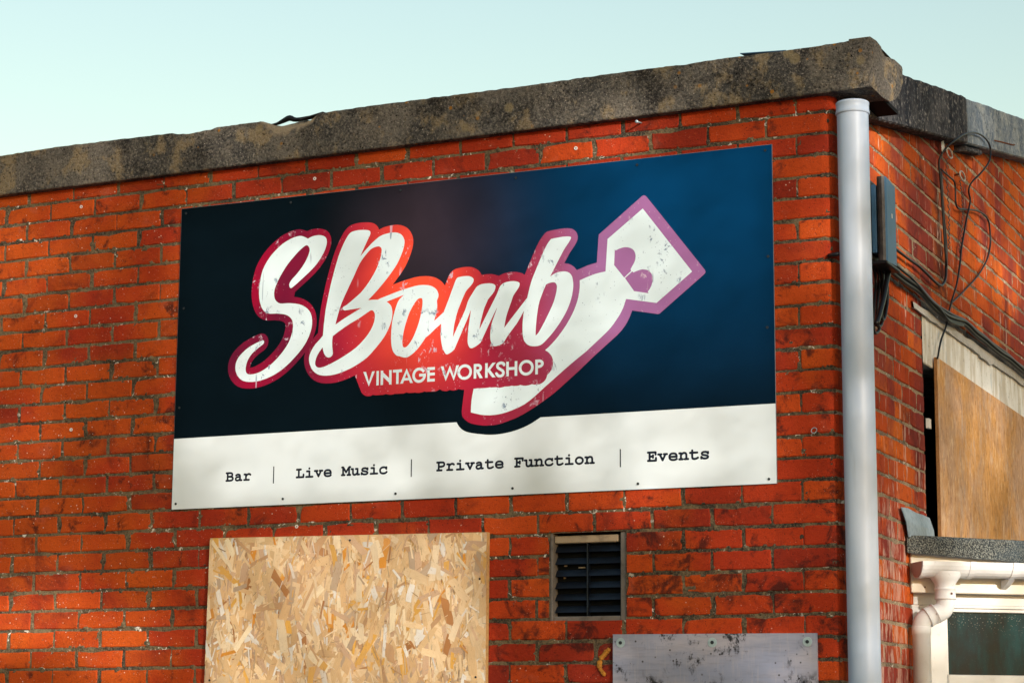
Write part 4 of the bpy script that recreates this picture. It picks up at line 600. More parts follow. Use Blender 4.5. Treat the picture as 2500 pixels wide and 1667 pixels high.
('e','7034 997 6994 1001 6959 1011 6921 1032 6894 1057 6878 1082 6867 1117 6865 1162 6870 1202 6883 1232 6902 1257 6929 1281 6959 1297 6989 1306 7034 1310 7084 1308 7119 1301 7149 1288 7174 1270 7196 1247 7211 1222 7219 1192 7223 1152 7222 1142 7218 1132 7210 1122 7199 1115 7190 1112 7209 1104 7219 1093 7225 1077 7225 1062 7219 1049 7209 1038 7149 1009 7124 1002 7094 998|7032 1077 7074 1076 7109 1081 7129 1087 7169 1107 7164 1111 7159 1112 6959 1111 6957 1107 6962 1102 6984 1087 7004 1081|6953 1192 7136 1192 7134 1197 7124 1208 7103 1222 7079 1229 7044 1231 7014 1229 6989 1223 6969 1211'),
('M','7659 1006 7644 1012 7634 1022 7628 1032 7626 1047 7629 1062 7641 1077 7654 1084 7679 1087 7679 1302 7654 1309 7644 1317 7636 1327 7633 1337 7633 1352 7636 1362 7644 1372 7654 1380 7669 1384 7724 1384 7742 1377 7752 1367 7849 1226 7854 1230 7948 1367 7958 1377 7969 1383 7979 1384 8029 1384 8044 1381 8056 1372 8063 1362 8067 1352 8067 1337 8063 1327 8057 1317 8049 1311 8021 1302 8020 1092 8024 1086 8039 1085 8054 1080 8069 1066 8074 1052 8074 1042 8070 1027 8062 1017 8054 1011 8039 1006 7914 1006 7894 1011 7879 1026 7875 1037 7874 1052 7877 1062 7884 1072 7894 1080 7904 1084 7940 1087 7941 1207 7939 1213 7880 1127 7867 1117 7849 1113 7834 1117 7820 1127 7764 1209 7760 1207 7759 1202 7759 1087 7794 1085 7804 1081 7814 1074 7822 1062 7825 1052 7825 1037 7821 1027 7809 1013 7789 1006'),
('u','8191 1001 8171 1009 8146 1024 8132 1037 8123 1052 8117 1067 8109 1107 8108 1217 8106 1221 8071 1223 8056 1233 8049 1242 8045 1257 8046 1272 8051 1282 8066 1296 8081 1301 8156 1300 8166 1297 8178 1287 8185 1277 8188 1262 8188 1117 8193 1092 8195 1087 8201 1083 8221 1077 8241 1081 8261 1090 8286 1110 8306 1132 8306 1218 8301 1221 8266 1222 8248 1232 8240 1242 8236 1257 8237 1272 8242 1282 8256 1296 8271 1301 8346 1301 8366 1295 8380 1282 8385 1267 8386 1087 8426 1084 8436 1080 8446 1072 8453 1062 8456 1052 8455 1037 8451 1026 8438 1012 8421 1006 8341 1006 8324 1012 8311 1027 8281 1010 8251 1001 8216 998'),
('s','8633 997 8593 1002 8553 1016 8543 1008 8528 1003 8513 1004 8498 1012 8489 1022 8484 1037 8484 1097 8487 1112 8498 1127 8508 1133 8518 1136 8533 1136 8543 1133 8554 1127 8593 1086 8603 1082 8623 1078 8663 1076 8698 1078 8723 1083 8731 1087 8733 1092 8723 1098 8708 1103 8583 1127 8556 1137 8540 1147 8517 1172 8506 1197 8504 1222 8513 1251 8529 1272 8548 1287 8573 1299 8603 1306 8638 1310 8678 1311 8718 1306 8748 1294 8773 1304 8788 1303 8798 1299 8811 1287 8818 1272 8818 1212 8812 1192 8803 1182 8793 1176 8773 1174 8758 1179 8713 1221 8693 1229 8663 1231 8628 1229 8598 1223 8587 1217 8588 1211 8603 1205 8728 1180 8763 1168 8780 1157 8800 1137 8810 1122 8817 1102 8818 1082 8814 1067 8808 1055 8793 1036 8769 1017 8743 1006 8713 1000 8678 997'),
('i','8906 1007 8888 1017 8881 1027 8877 1037 8878 1057 8882 1067 8891 1077 8911 1085 9011 1086 9017 1087 9016 1220 8941 1221 8922 1227 8911 1237 8904 1252 8903 1267 8909 1282 8921 1294 8941 1301 9056 1301 9076 1296 9090 1282 9096 1267 9097 1087 9101 1086 9201 1085 9216 1081 9227 1072 9236 1057 9237 1042 9233 1027 9221 1013 9201 1006|9036 1327 9021 1335 9011 1347 9006 1362 9008 1382 9016 1397 9031 1408 9046 1413 9066 1410 9081 1401 9090 1387 9094 1372 9091 1352 9081 1337 9071 1329 9056 1325'),
('c','9438 997 9393 1004 9363 1015 9338 1029 9323 1041 9300 1067 9292 1082 9283 1107 9277 1147 9279 1187 9284 1207 9293 1226 9314 1252 9338 1273 9368 1290 9403 1302 9438 1308 9478 1310 9523 1306 9558 1294 9568 1302 9583 1307 9598 1306 9608 1302 9619 1292 9626 1277 9628 1207 9622 1187 9614 1177 9603 1170 9583 1168 9568 1173 9558 1181 9523 1222 9508 1228 9488 1230 9443 1229 9408 1221 9393 1213 9378 1203 9360 1182 9357 1167 9357 1147 9360 1127 9366 1112 9383 1095 9398 1086 9413 1081 9438 1077 9468 1076 9518 1082 9538 1089 9583 1124 9598 1128 9613 1126 9623 1122 9633 1112 9638 1102 9641 1082 9633 1064 9598 1034 9573 1017 9548 1007 9518 1000 9478 996'),
('P','11724 1007 11713 1012 11702 1022 11696 1037 11695 1052 11701 1067 11714 1080 11729 1085 11759 1085 11761 1087 11762 1302 11759 1304 11724 1306 11714 1310 11704 1318 11697 1332 11695 1347 11699 1362 11706 1372 11719 1381 11734 1384 11924 1384 11984 1377 12004 1372 12024 1363 12039 1352 12054 1333 12063 1317 12070 1297 12074 1267 12072 1247 12065 1222 12054 1202 12043 1187 12029 1175 12016 1167 11989 1157 11924 1143 11844 1143 11841 1137 11841 1092 11844 1085 11924 1085 11939 1081 11952 1072 11960 1057 11962 1042 11957 1027 11950 1017 11939 1010 11924 1006|11841 1227 11844 1223 11914 1223 11974 1236 11984 1242 11991 1252 11994 1267 11991 1282 11984 1294 11969 1299 11919 1304 11844 1304 11842 1302 11841 1297'),
('r','12141 1006 12126 1013 12116 1024 12110 1037 12111 1055 12120 1072 12136 1083 12189 1087 12190 1217 12186 1221 12146 1222 12135 1227 12124 1237 12117 1252 12117 1267 12122 1282 12131 1292 12141 1297 12151 1300 12231 1300 12251 1294 12266 1280 12291 1296 12321 1308 12346 1312 12376 1312 12401 1307 12416 1302 12436 1290 12465 1267 12472 1252 12472 1232 12465 1217 12451 1206 12441 1202 12426 1203 12414 1207 12381 1230 12361 1233 12346 1232 12326 1224 12306 1210 12291 1197 12271 1172 12270 1087 12276 1085 12371 1085 12391 1079 12404 1067 12410 1047 12406 1028 12396 1015 12386 1009 12371 1005'),
('i','12547 1007 12530 1017 12522 1027 12519 1037 12519 1057 12524 1067 12533 1077 12552 1085 12652 1085 12658 1087 12657 1219 12652 1221 12582 1221 12563 1227 12552 1237 12545 1252 12545 1267 12551 1282 12562 1294 12582 1300 12697 1301 12717 1296 12732 1282 12737 1267 12739 1087 12742 1085 12842 1085 12854 1082 12868 1072 12877 1057 12878 1042 12874 1027 12860 1012 12842 1006|12677 1326 12662 1335 12653 1347 12647 1362 12649 1382 12657 1397 12672 1408 12687 1412 12707 1410 12722 1400 12732 1387 12736 1372 12733 1352 12723 1337 12712 1329 12697 1324'),
('v','13094 1006 13078 1012 13064 1027 12967 1217 12964 1220 12929 1221 12919 1223 12909 1228 12900 1237 12892 1257 12894 1272 12899 1282 12914 1296 12929 1300 13054 1300 13069 1297 13077 1292 13086 1282 13091 1272 13092 1252 13088 1242 13080 1232 13069 1224 13059 1221 13056 1217 13099 1134 13143 1217 13139 1221 13129 1225 13119 1232 13111 1242 13107 1252 13108 1272 13113 1282 13122 1292 13134 1298 13149 1301 13269 1300 13289 1294 13300 1282 13306 1267 13306 1252 13299 1237 13289 1227 13279 1223 13234 1220 13132 1022 13124 1014 13114 1008'),
('a','13415 1001 13395 1007 13370 1020 13350 1036 13339 1052 13329 1077 13326 1097 13328 1122 13335 1142 13344 1157 13358 1172 13378 1187 13400 1199 13425 1207 13455 1213 13518 1217 13515 1222 13495 1227 13475 1230 13450 1229 13430 1223 13395 1200 13370 1200 13355 1208 13345 1220 13341 1237 13343 1252 13353 1267 13380 1286 13405 1299 13425 1306 13455 1309 13480 1309 13515 1305 13540 1298 13565 1284 13578 1272 13587 1257 13605 1217 13607 1087 13640 1085 13650 1082 13660 1076 13668 1067 13673 1057 13674 1042 13672 1032 13660 1015 13650 1009 13640 1006 13560 1006 13545 1012 13535 1020 13505 1007 13480 1001 13440 998|13424 1082 13440 1078 13460 1079 13475 1081 13490 1087 13510 1099 13525 1115 13525 1131 13505 1136 13480 1136 13454 1132 13430 1124 13415 1115 13407 1107 13408 1092'),
('t','13892 997 13862 1003 13839 1012 13817 1029 13804 1047 13798 1062 13789 1107 13789 1217 13787 1220 13747 1221 13732 1224 13717 1237 13710 1252 13709 1267 13712 1277 13718 1287 13727 1294 13742 1300 13788 1302 13789 1347 13791 1357 13802 1372 13812 1379 13822 1382 13837 1382 13847 1379 13857 1371 13864 1362 13868 1347 13869 1307 13872 1301 14027 1300 14037 1297 14047 1290 14056 1277 14059 1267 14058 1252 14055 1242 14047 1231 14032 1223 14022 1221 13877 1221 13872 1221 13869 1217 13869 1117 13874 1087 13878 1082 13907 1076 13952 1081 13982 1089 14032 1114 14047 1117 14062 1114 14073 1107 14081 1097 14086 1082 14083 1062 14072 1047 14022 1020 13992 1008 13952 1000 13917 996'),
('e','14293 997 14253 1001 14218 1011 14180 1032 14153 1057 14137 1082 14127 1112 14123 1152 14127 1192 14136 1222 14153 1248 14183 1277 14213 1295 14243 1304 14278 1309 14323 1310 14363 1305 14393 1295 14423 1278 14446 1257 14465 1232 14475 1202 14481 1147 14476 1132 14468 1122 14458 1115 14448 1112 14468 1103 14478 1092 14484 1077 14483 1062 14478 1050 14468 1039 14408 1009 14383 1002 14353 997|14291 1077 14333 1076 14368 1081 14388 1087 14427 1107 14423 1111 14418 1111 14218 1111 14215 1107 14218 1104 14243 1087 14263 1080|14212 1192 14394 1192 14383 1207 14358 1223 14338 1228 14303 1230 14273 1229 14248 1223 14228 1211'),
('F','14936 1007 14924 1012 14914 1022 14907 1037 14907 1052 14912 1067 14926 1080 14941 1085 14971 1085 14973 1087 14973 1302 14971 1304 14936 1306 14926 1310 14916 1318 14908 1332 14906 1347 14910 1362 14917 1372 14931 1381 14946 1384 15256 1384 15271 1380 15281 1373 15290 1362 15294 1347 15293 1257 15286 1237 15276 1227 15266 1223 15251 1221 15241 1223 15231 1228 15221 1238 15214 1257 15214 1302 15211 1304 15056 1304 15053 1302 15053 1242 15056 1237 15096 1238 15099 1252 15106 1264 15116 1272 15131 1278 15146 1277 15156 1273 15166 1266 15174 1252 15177 1237 15176 1152 15172 1137 15161 1124 15141 1116 15121 1120 15105 1132 15099 1142 15096 1157 15056 1157 15053 1152 15054 1087 15056 1085 15131 1085 15151 1077 15163 1062 15167 1047 15164 1032 15156 1018 15146 1010 15131 1006'),
('u','15447 1001 15422 1011 15402 1023 15388 1037 15379 1052 15373 1067 15365 1107 15364 1217 15362 1220 15327 1223 15312 1233 15306 1242 15301 1257 15302 1272 15307 1282 15322 1296 15337 1300 15407 1300 15422 1296 15434 1287 15441 1277 15444 1262 15444 1117 15449 1092 15451 1087 15457 1082 15477 1077 15497 1080 15517 1090 15542 1111 15562 1132 15562 1217 15557 1221 15522 1222 15504 1232 15496 1242 15492 1257 15493 1272 15498 1282 15512 1296 15527 1300 15602 1301 15622 1295 15635 1282 15642 1262 15642 1087 15677 1085 15687 1082 15697 1076 15705 1067 15711 1052 15711 1037 15707 1027 15694 1012 15677 1006 15592 1007 15577 1014 15567 1025 15527 1006 15502 1000 15472 997'),
('n','15739 1006 15724 1012 15713 1022 15707 1037 15706 1052 15714 1069 15729 1082 15739 1085 15769 1087 15769 1217 15764 1221 15734 1223 15724 1227 15713 1237 15707 1252 15706 1267 15712 1282 15719 1290 15729 1297 15739 1300 15809 1301 15824 1298 15844 1285 15869 1297 15894 1305 15914 1309 15944 1310 15969 1306 15989 1299 16004 1291 16019 1280 16030 1267 16038 1252 16054 1207 16056 1087 16094 1083 16104 1077 16114 1067 16118 1057 16120 1042 16115 1027 16108 1017 16099 1010 16084 1006 15949 1006 15934 1010 15925 1017 15918 1027 15914 1038 15901 1017 15889 1009 15879 1006|15912 1057 15914 1053 15923 1072 15937 1082 15949 1085 15975 1087 15974 1192 15963 1222 15944 1229 15929 1230 15914 1228 15885 1217 15869 1203 15849 1177 15849 1087 15879 1085 15889 1082 15902 1072'),
('c','16290 997 16245 1003 16215 1014 16190 1029 16175 1041 16152 1067 16144 1082 16135 1107 16129 1147 16131 1187 16138 1212 16145 1225 16166 1252 16190 1272 16220 1290 16255 1302 16285 1308 16330 1310 16375 1306 16410 1294 16420 1302 16435 1307 16450 1305 16460 1301 16470 1292 16478 1277 16479 1207 16474 1187 16466 1177 16455 1170 16435 1167 16420 1172 16410 1180 16375 1222 16360 1227 16340 1230 16295 1228 16260 1220 16245 1213 16230 1202 16212 1182 16209 1167 16209 1147 16213 1127 16218 1112 16235 1095 16250 1086 16265 1081 16290 1077 16320 1076 16345 1077 16370 1082 16390 1089 16432 1122 16450 1128 16465 1126 16475 1121 16484 1112 16490 1102 16492 1082 16485 1065 16450 1034 16425 1017 16400 1007 16370 1000 16335 996'),
('t','16702 997 16672 1003 16649 1012 16627 1029 16614 1047 16608 1062 16599 1107 16599 1217 16597 1220 16557 1221 16542 1224 16527 1237 16519 1252 16519 1267 16522 1277 16528 1287 16537 1294 16552 1300 16598 1302 16599 1347 16601 1357 16612 1372 16622 1379 16632 1382 16647 1382 16657 1379 16667 1371 16674 1362 16678 1347 16679 1307 16682 1301 16837 1300 16847 1297 16857 1290 16866 1277 16869 1267 16868 1252 16865 1242 16857 1231 16842 1223 16832 1221 16687 1221 16682 1221 16679 1217 16679 1117 16684 1087 16688 1082 16717 1076 16762 1081 16792 1089 16842 1114 16857 1117 16872 1114 16883 1107 16891 1097 16896 1082 16893 1062 16882 1047 16832 1020 16802 1008 16762 1000 16727 996'),
('i','16963 1007 16945 1017 16938 1027 16934 1037 16935 1057 16940 1067 16949 1077 16968 1085 17068 1085 17074 1087 17073 1219 17068 1221 16998 1221 16979 1227 16968 1237 16961 1252 16961 1267 16966 1282 16978 1294 16998 1300 17113 1301 17133 1296 17147 1282 17153 1267 17154 1087 17158 1085 17258 1085 17270 1082 17284 1072 17292 1057 17294 1042 17290 1027 17276 1012 17258 1006|17093 1326 17078 1335 17068 1347 17063 1362 17065 1382 17073 1397 17088 1408 17103 1412 17123 1410 17138 1400 17147 1387 17151 1372 17148 1352 17138 1337 17128 1329 17113 1324'),
('o','17489 997 17454 1004 17424 1017 17404 1029 17388 1042 17365 1067 17351 1092 17343 1112 17338 1137 17337 1167 17342 1192 17352 1217 17369 1244 17384 1261 17404 1277 17429 1292 17459 1303 17504 1311 17534 1310 17564 1305 17589 1297 17619 1281 17634 1271 17654 1252 17670 1232 17683 1207 17690 1182 17694 1152 17691 1127 17684 1102 17669 1074 17657 1057 17639 1040 17615 1022 17589 1009 17559 1000 17534 996|17492 1077 17529 1076 17559 1083 17584 1098 17604 1121 17613 1142 17613 1157 17610 1172 17596 1197 17574 1215 17559 1223 17539 1229 17514 1231 17494 1230 17474 1224 17451 1212 17439 1202 17424 1183 17419 1167 17417 1147 17421 1132 17428 1117 17439 1103 17454 1092 17474 1082'),
('n','17746 1006 17731 1012 17720 1022 17714 1037 17713 1052 17721 1069 17736 1082 17746 1085 17776 1087 17776 1217 17771 1221 17741 1223 17731 1227 17721 1237 17714 1252 17713 1267 17719 1282 17726 1290 17736 1297 17746 1300 17816 1301 17831 1298 17851 1285 17876 1297 17901 1305 17921 1309 17951 1310 17976 1306 17996 1299 18011 1291 18026 1280 18037 1267 18045 1252 18061 1207 18063 1087 18101 1083 18112 1077 18121 1067 18125 1057 18127 1042 18123 1027 18115 1017 18106 1010 18091 1006 17956 1006 17941 1010 17932 1017 17925 1027 17921 1038 17908 1017 17896 1009 17886 1006|17919 1057 17921 1053 17930 1072 17944 1082 17956 1085 17982 1087 17982 1192 17970 1222 17951 1229 17936 1230 17921 1228 17892 1217 17876 1203 17856 1177 17857 1087 17886 1085 17896 1082 17910 1072'),
('E','20181 979 20166 985 20156 994 20150 1005 20148 1020 20154 1040 20166 1052 20181 1058 20210 1060 20210 1275 20206 1277 20176 1279 20164 1285 20154 1295 20150 1305 20148 1320 20152 1335 20159 1345 20171 1354 20186 1357 20481 1357 20496 1354 20506 1347 20515 1335 20520 1320 20520 1235 20518 1225 20511 1212 20501 1203 20491 1199 20476 1197 20466 1199 20456 1205 20446 1215 20440 1230 20439 1275 20436 1277 20296 1277 20291 1276 20290 1215 20291 1212 20296 1210 20336 1210 20340 1215 20345 1230 20351 1239 20361 1246 20371 1250 20391 1250 20401 1245 20411 1237 20418 1225 20420 1215 20420 1130 20417 1115 20407 1100 20396 1093 20381 1089 20366 1092 20353 1100 20345 1110 20338 1130 20291 1130 20290 1060 20296 1058 20451 1058 20453 1065 20453 1115 20458 1130 20466 1140 20481 1148 20496 1150 20506 1148 20516 1143 20524 1135 20530 1125 20533 1115 20533 1015 20528 1000 20521 990 20511 983 20496 979'),
('v','20739 980 20724 987 20713 1000 20614 1193 20574 1195 20562 1200 20551 1210 20545 1220 20543 1235 20544 1245 20549 1256 20564 1269 20579 1273 20704 1273 20724 1267 20732 1260 20739 1250 20742 1240 20741 1225 20737 1215 20730 1205 20719 1198 20709 1194 20706 1190 20749 1108 20791 1190 20789 1193 20774 1200 20768 1205 20760 1215 20756 1225 20757 1245 20762 1255 20769 1264 20779 1270 20794 1274 20919 1273 20939 1265 20949 1255 20954 1240 20954 1225 20947 1210 20936 1200 20924 1195 20884 1194 20881 1190 20781 995 20764 982 20754 979'),
('e','21138 970 21098 974 21063 983 21024 1005 20998 1029 20981 1055 20972 1085 20968 1125 20971 1165 20981 1195 20998 1222 21028 1250 21058 1268 21088 1278 21123 1282 21173 1282 21208 1277 21238 1267 21263 1253 21289 1230 21308 1204 21318 1175 21323 1120 21321 1110 21313 1097 21303 1089 21290 1085 21308 1077 21321 1065 21326 1050 21326 1035 21319 1020 21308 1010 21248 981 21198 971|21134 1050 21178 1049 21208 1053 21230 1060 21270 1080 21268 1083 21258 1084 21063 1084 21060 1080 21063 1076 21087 1060 21108 1053|21056 1165 21238 1165 21223 1183 21203 1196 21178 1202 21148 1203 21113 1201 21093 1196 21068 1180'),
('n','21377 979 21362 985 21351 995 21344 1010 21344 1025 21349 1040 21362 1052 21377 1058 21406 1060 21406 1190 21402 1194 21372 1195 21362 1200 21351 1210 21344 1225 21344 1240 21349 1255 21357 1263 21367 1270 21377 1273 21447 1274 21462 1270 21477 1259 21482 1259 21505 1270 21532 1278 21552 1282 21577 1283 21597 1280 21622 1273 21637 1266 21652 1255 21665 1240 21672 1229 21689 1180 21691 1060 21727 1057 21737 1052 21747 1043 21753 1030 21755 1015 21750 1000 21743 990 21732 982 21717 979 21587 979 21567 985 21557 995 21552 1005 21547 1004 21541 995 21532 985 21517 979|21546 1035 21547 1032 21552 1032 21562 1047 21577 1056 21610 1060 21611 1160 21599 1195 21587 1201 21562 1203 21527 1192 21507 1177 21486 1150 21486 1060 21517 1058 21527 1054 21537 1047'),
('t','21935 970 21905 975 21881 985 21860 1001 21846 1020 21841 1035 21832 1080 21830 1193 21790 1194 21775 1197 21760 1209 21753 1225 21752 1240 21755 1250 21762 1260 21770 1267 21785 1273 21831 1275 21832 1320 21834 1330 21845 1346 21855 1352 21865 1355 21880 1355 21890 1351 21900 1343 21906 1335 21911 1320 21912 1275 22070 1272 22080 1268 22090 1260 22097 1250 22100 1240 22099 1225 22093 1210 22082 1200 22070 1195 21915 1194 21911 1190 21911 1090 21917 1060 21920 1055 21950 1049 21990 1053 22020 1061 22070 1086 22085 1090 22100 1088 22114 1080 22122 1070 22127 1055 22124 1035 22115 1022 22060 991 22035 982 21990 972 21960 969'),
('s','22319 970 22274 977 22244 989 22229 978 22209 976 22194 981 22184 989 22177 1000 22174 1010 22173 1070 22177 1085 22188 1100 22199 1106 22209 1109 22224 1109 22234 1106 22244 1100 22282 1060 22304 1052 22339 1049 22384 1051 22414 1057 22418 1060 22421 1065 22414 1070 22399 1075 22273 1100 22244 1110 22229 1120 22206 1145 22199 1160 22195 1175 22193 1190 22195 1205 22203 1225 22219 1245 22244 1264 22264 1272 22294 1279 22339 1283 22379 1283 22409 1278 22439 1266 22449 1273 22459 1276 22474 1276 22484 1272 22498 1260 22505 1245 22506 1185 22504 1175 22499 1164 22490 1155 22479 1148 22464 1146 22449 1150 22439 1157 22404 1192 22394 1199 22384 1202 22354 1204 22319 1202 22289 1196 22276 1190 22276 1185 22279 1182 22294 1177 22414 1153 22449 1142 22469 1129 22487 1110 22497 1095 22504 1075 22505 1055 22497 1030 22482 1010 22459 991 22429 978 22399 972 22364 969')]}
# ---------------------------------------------------------------- the sign
def loops_of(s): 
    out = []
    for L in s.split('|'):
        v = [int(q) for q in L.split()]; out.append([(v[i] / 10000.0, v[i + 1] / 10000.0) for i in range(0, len(v), 2)])
    return out
ZS = 2.4735
from mathutils.geometry import delaunay_2d_cdt
def art(name, data, mat, parent, y, **k):
    """flat print cut from traced outlines (inner loops are holes), lying at y"""
    V, E = [], []
    for L in (loops_of(data) if isinstance(data, str) else data):
        o = len(V); V += [Vector(q) for q in L]; E += [(o + i, o + (i + 1) % len(L)) for i in range(len(L))]
    v2, e2, f2 = delaunay_2d_cdt(V, E, [], 0, 1e-7)[:3]
    keep = []
    for f in f2:
        cx, cz = sum(v2[i].x for i in f) / 3, sum(v2[i].y for i in f) / 3; ins = False
        for a, c in E:
            p, q = V[a], V[c]
            if (p.y > cz) != (q.y > cz) and cx < (q.x - p.x) * (cz - p.y) / (q.y - p.y) + p.x: ins = not ins
        if ins: keep.append(tuple(f))
    return mesh_obj(name, [(q.x, y, q.y + ZS) for q in v2], keep, mat, parent, **k)
sign = empty('wall_sign', label='large navy and white workshop sign with swirling script logo screwed to the brick wall', cat='sign')
bd = box('board', (0, -0.0065, ZS), (2.50, -0.0030, ZS + 1.2225), M_ALU, sign)
def rect(x0, z0, x1, z1): return [[(x0, z0), (x1, z0), (x1, z1), (x0, z1)]]
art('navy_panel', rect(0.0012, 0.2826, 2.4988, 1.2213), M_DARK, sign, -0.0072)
art('white_panel', rect(0.0012, 0.0012, 2.4988, 0.2826), M_BAND, sign, -0.0072)
art('outline_border', ART['halo'], M_DARK, sign, -0.0076)  # navy border printed around the logo outline, over the white panel
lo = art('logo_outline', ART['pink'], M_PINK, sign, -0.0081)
art('arrow_tail', ART['tail'], M_WHITE, sign, -0.0086)
for i, (ch, d) in enumerate(ART['letters']): art('script_letter', d, M_WHITE, sign, -0.0086 - 0.0004 * (i % 3) - 0.0001 * i)
for i, (ch, d) in enumerate(ART['caption']): art('caption_letter', d, M_WHITE, sign, -0.0086 - 0.0003 * (i % 2))
for ch, d in ART['words']: art('service_letter', d, M_INK, sign, -0.0077)
for x, z0, z1 in ((0.4646, 0.0853, 0.1518), (1.0648, 0.0852, 0.1520), (1.9120, 0.0843, 0.1498)): art('divider_bar', rect(x - 0.0022, z0, x + 0.0022, z1), M_INK, sign, -0.0077)
for x, z in ((0.020, 2.4964), (0.509, 2.4972), (1.0, 2.498), (1.485, 2.4984), (1.980, 2.4947), (2.471, 2.4908), (0.0232, 3.6743), (0.0271, 3.2825), (0.512, 3.6727), (1.001, 3.674), (1.4905, 3.6735), (1.9815, 3.6726), (2.4747, 3.6751), (2.4797, 3.2856), (2.4728, 3.0294), (0.0225, 2.88)):
    disc_y('screw', (x, -0.0070, z), 0.0048, 0.0028, M_SCREW, sign, 12)
# ---------------------------------------------------------------- strand board over a window
random.seed(23)
osb = empty('strand_board', label='pale strand board nailed over the window below the sign', cat='board')
OX0, OX1, OB, OT = 0.1945, 1.390, 1.10, 2.3460
def o_top(x): return 2.354 - 0.0127 * (x - OX0)
def o_left(z): return 0.1965 - 0.0115 * (2.353 - z)
YB = -0.026
V = [(o_left(OB), -0.004, OB), (1.388, -0.004, OB), (1.3924, -0.004, o_top(1.3924)), (o_left(2.35), -0.004, o_top(OX0))]; V += [(x, YB, z) for x, y, z in V]
mesh_obj('core', V, [(0, 1, 2, 3), (7, 6, 5, 4), (0, 4, 5, 1), (1, 5, 6, 2), (2, 6, 7, 3), (3, 7, 4, 0)], M_OSB, osb)
TONES = [((0.66, 0.45, 0.25), 5), ((0.72, 0.53, 0.33), 5), ((0.60, 0.39, 0.21), 4), ((0.54, 0.36, 0.24), 3.5), ((0.75, 0.60, 0.42), 4), ((0.48, 0.29, 0.16), 1.5), ((0.66, 0.36, 0.085), 1.2), ((0.60, 0.25, 0.04), 0.5), ((0.70, 0.66, 0.62), 1.8), ((0.36, 0.16, 0.06), 0.5), ((0.44, 0.33, 0.24), 1.6)]
tw = [w for _, w in TONES]
V, F, CO, UV = [], [], [], []
def strand(cx, cz, L, w, ang, y, tint):
    ca, sa = math.cos(ang), math.sin(ang); n_ = 4; pts = []
    sk = random.uniform(-0.3, 0.3) * w
    for i in range(n_): u = -L / 2 + L * i / (n_ - 1); pts.append((u + sk, -w / 2 * random.uniform(0.72, 1.05)))
    for i in range(n_): u = L / 2 - L * i / (n_ - 1); pts.append((u - sk, w / 2 * random.uniform(0.72, 1.05)))
    o = len(V); tlt = random.uniform(-0.0004, 0.0004); ok = []
    for u, q in pts:
        x, z = cx + u * ca - q * sa, cz + u * sa + q * ca
        x = min(max(x, o_left(z) + 0.001), 1.3905); z = max(1.101, min(z, o_top(x) - 0.001))
        V.append((x, y + tlt * u / L, z)); UV.append((u + cx * 3, q + cz * 7))
    F.append(tuple(range(o, o + len(pts)))); CO.append(tint)
N = 6600
for i in range(N):
    lay = i / N; big = random.random()
    if lay < 0.40: L, w = random.uniform(0.06, 0.15), random.uniform(0.014, 0.040)
    elif big < 0.24: L, w = random.uniform(0.05, 0.14), random.uniform(0.012, 0.038)
    elif big < 0.60: L, w = random.uniform(0.025, 0.08), random.uniform(0.003, 0.011)
    else: L, w = random.uniform(0.010, 0.045), random.uniform(0.0010, 0.0035)
    ang = random.choice((random.gauss(math.pi / 2, 0.30), random.gauss(math.pi / 2, 0.30), random.uniform(0, math.pi), random.gauss(math.pi / 2, 0.7)))
    c = random.choices(TONES, tw)[0][0]; f = random.uniform(0.92, 1.18); mean = (0.68, 0.50, 0.34); c = tuple(m_ + (v_ - m_) * 1.0 for v_, m_ in zip(c, mean))
    if w < 0.0035 and random.random() < 0.35: f *= 0.5
    strand(random.uniform(0.19, 1.39), random.uniform(1.11, 2.36), L, w, ang, YB - 0.0004 - 0.0034 * lay - random.uniform(0, 0.0003), tuple(min(0.85, v * f) for v in c))
st = mesh_obj('wood_strands', V, F, M_STRAND, osb, kind='stuff')
ca_ = st.data.attributes.new('tint', 'FLOAT_COLOR', 'FACE'); ca_.data.foreach_set('color', [q for c in CO for q in (*c, 1.0)])
ul = st.data.uv_layers.new(name='UVMap'); ul.data.foreach_set('uv', [q for l in st.data.loops for q in UV[l.vertex_index]])
for x, z in ((1.365, 2.168), (1.352, 1.812), (0.215, 1.806), (0.82, 2.326)): disc_y('nail_head', (x, YB - 0.0036, z), 0.0042, 0.0015, M_SCREW, osb, 10)
# ---------------------------------------------------------------- grey weathered plywood with three washers
gb = empty('grey_plywood', label='weathered grey plywood panel with three washers below the vent', cat='board')
V = [(1.8827, -0.003, 0.9), (2.6337, -0.003, 0.9), (2.6354, -0.003, 1.9547), (1.8848, -0.003, 1.9603)]; V += [(x, -0.015, z) for x, y, z in V]
mesh_obj('panel', V, [(0, 1, 2, 3), (7, 6, 5, 4), (0, 4, 5, 1), (1, 5, 6, 2), (2, 6, 7, 3), (3, 7, 4, 0)], M_GREY, gb)
for x, z in ((1.9147, 1.9301), (2.2587, 1.9272), (2.6027, 1.9258)):
    w_ = disc_y('washer', (x, -0.0150, z), 0.0165, 0.0022, M_ZINC, gb, 24, 0.004); w_2 = disc_y('bolt_head', (x, -0.0170, z), 0.0062, 0.003, M_SCREW, w_, 12)
# ---------------------------------------------------------------- soil pipe at the corner
sp = empty('soil_pipe', label='thick pale grey soil pipe running up the corner to the coping', cat='pipe')
PX, PY = 2.7965, 0.002
lathe_z('pipe', [(0.0555, 0.0), (0.0555, 3.772)], M_PIPE, sp, 40, (PX, PY, 0))
lathe_z('collar', [(0.0556, 3.771), (0.0585, 3.772), (0.0600, 3.775), (0.0600, 3.781), (0.0585, 3.784), (0.0580, 3.806), (0.0590, 3.808), (0.0590, 3.814), (0.056, 3.817), (0.0, 3.818)], M_PIPE, sp, 40, (PX, PY, 0))
tube('bracket', [(2.700, -0.004, 3.270), (2.72, -0.012, 3.270), (2.742, -0.020, 3.270)], 0.007, M_BLACK, sp, 6)
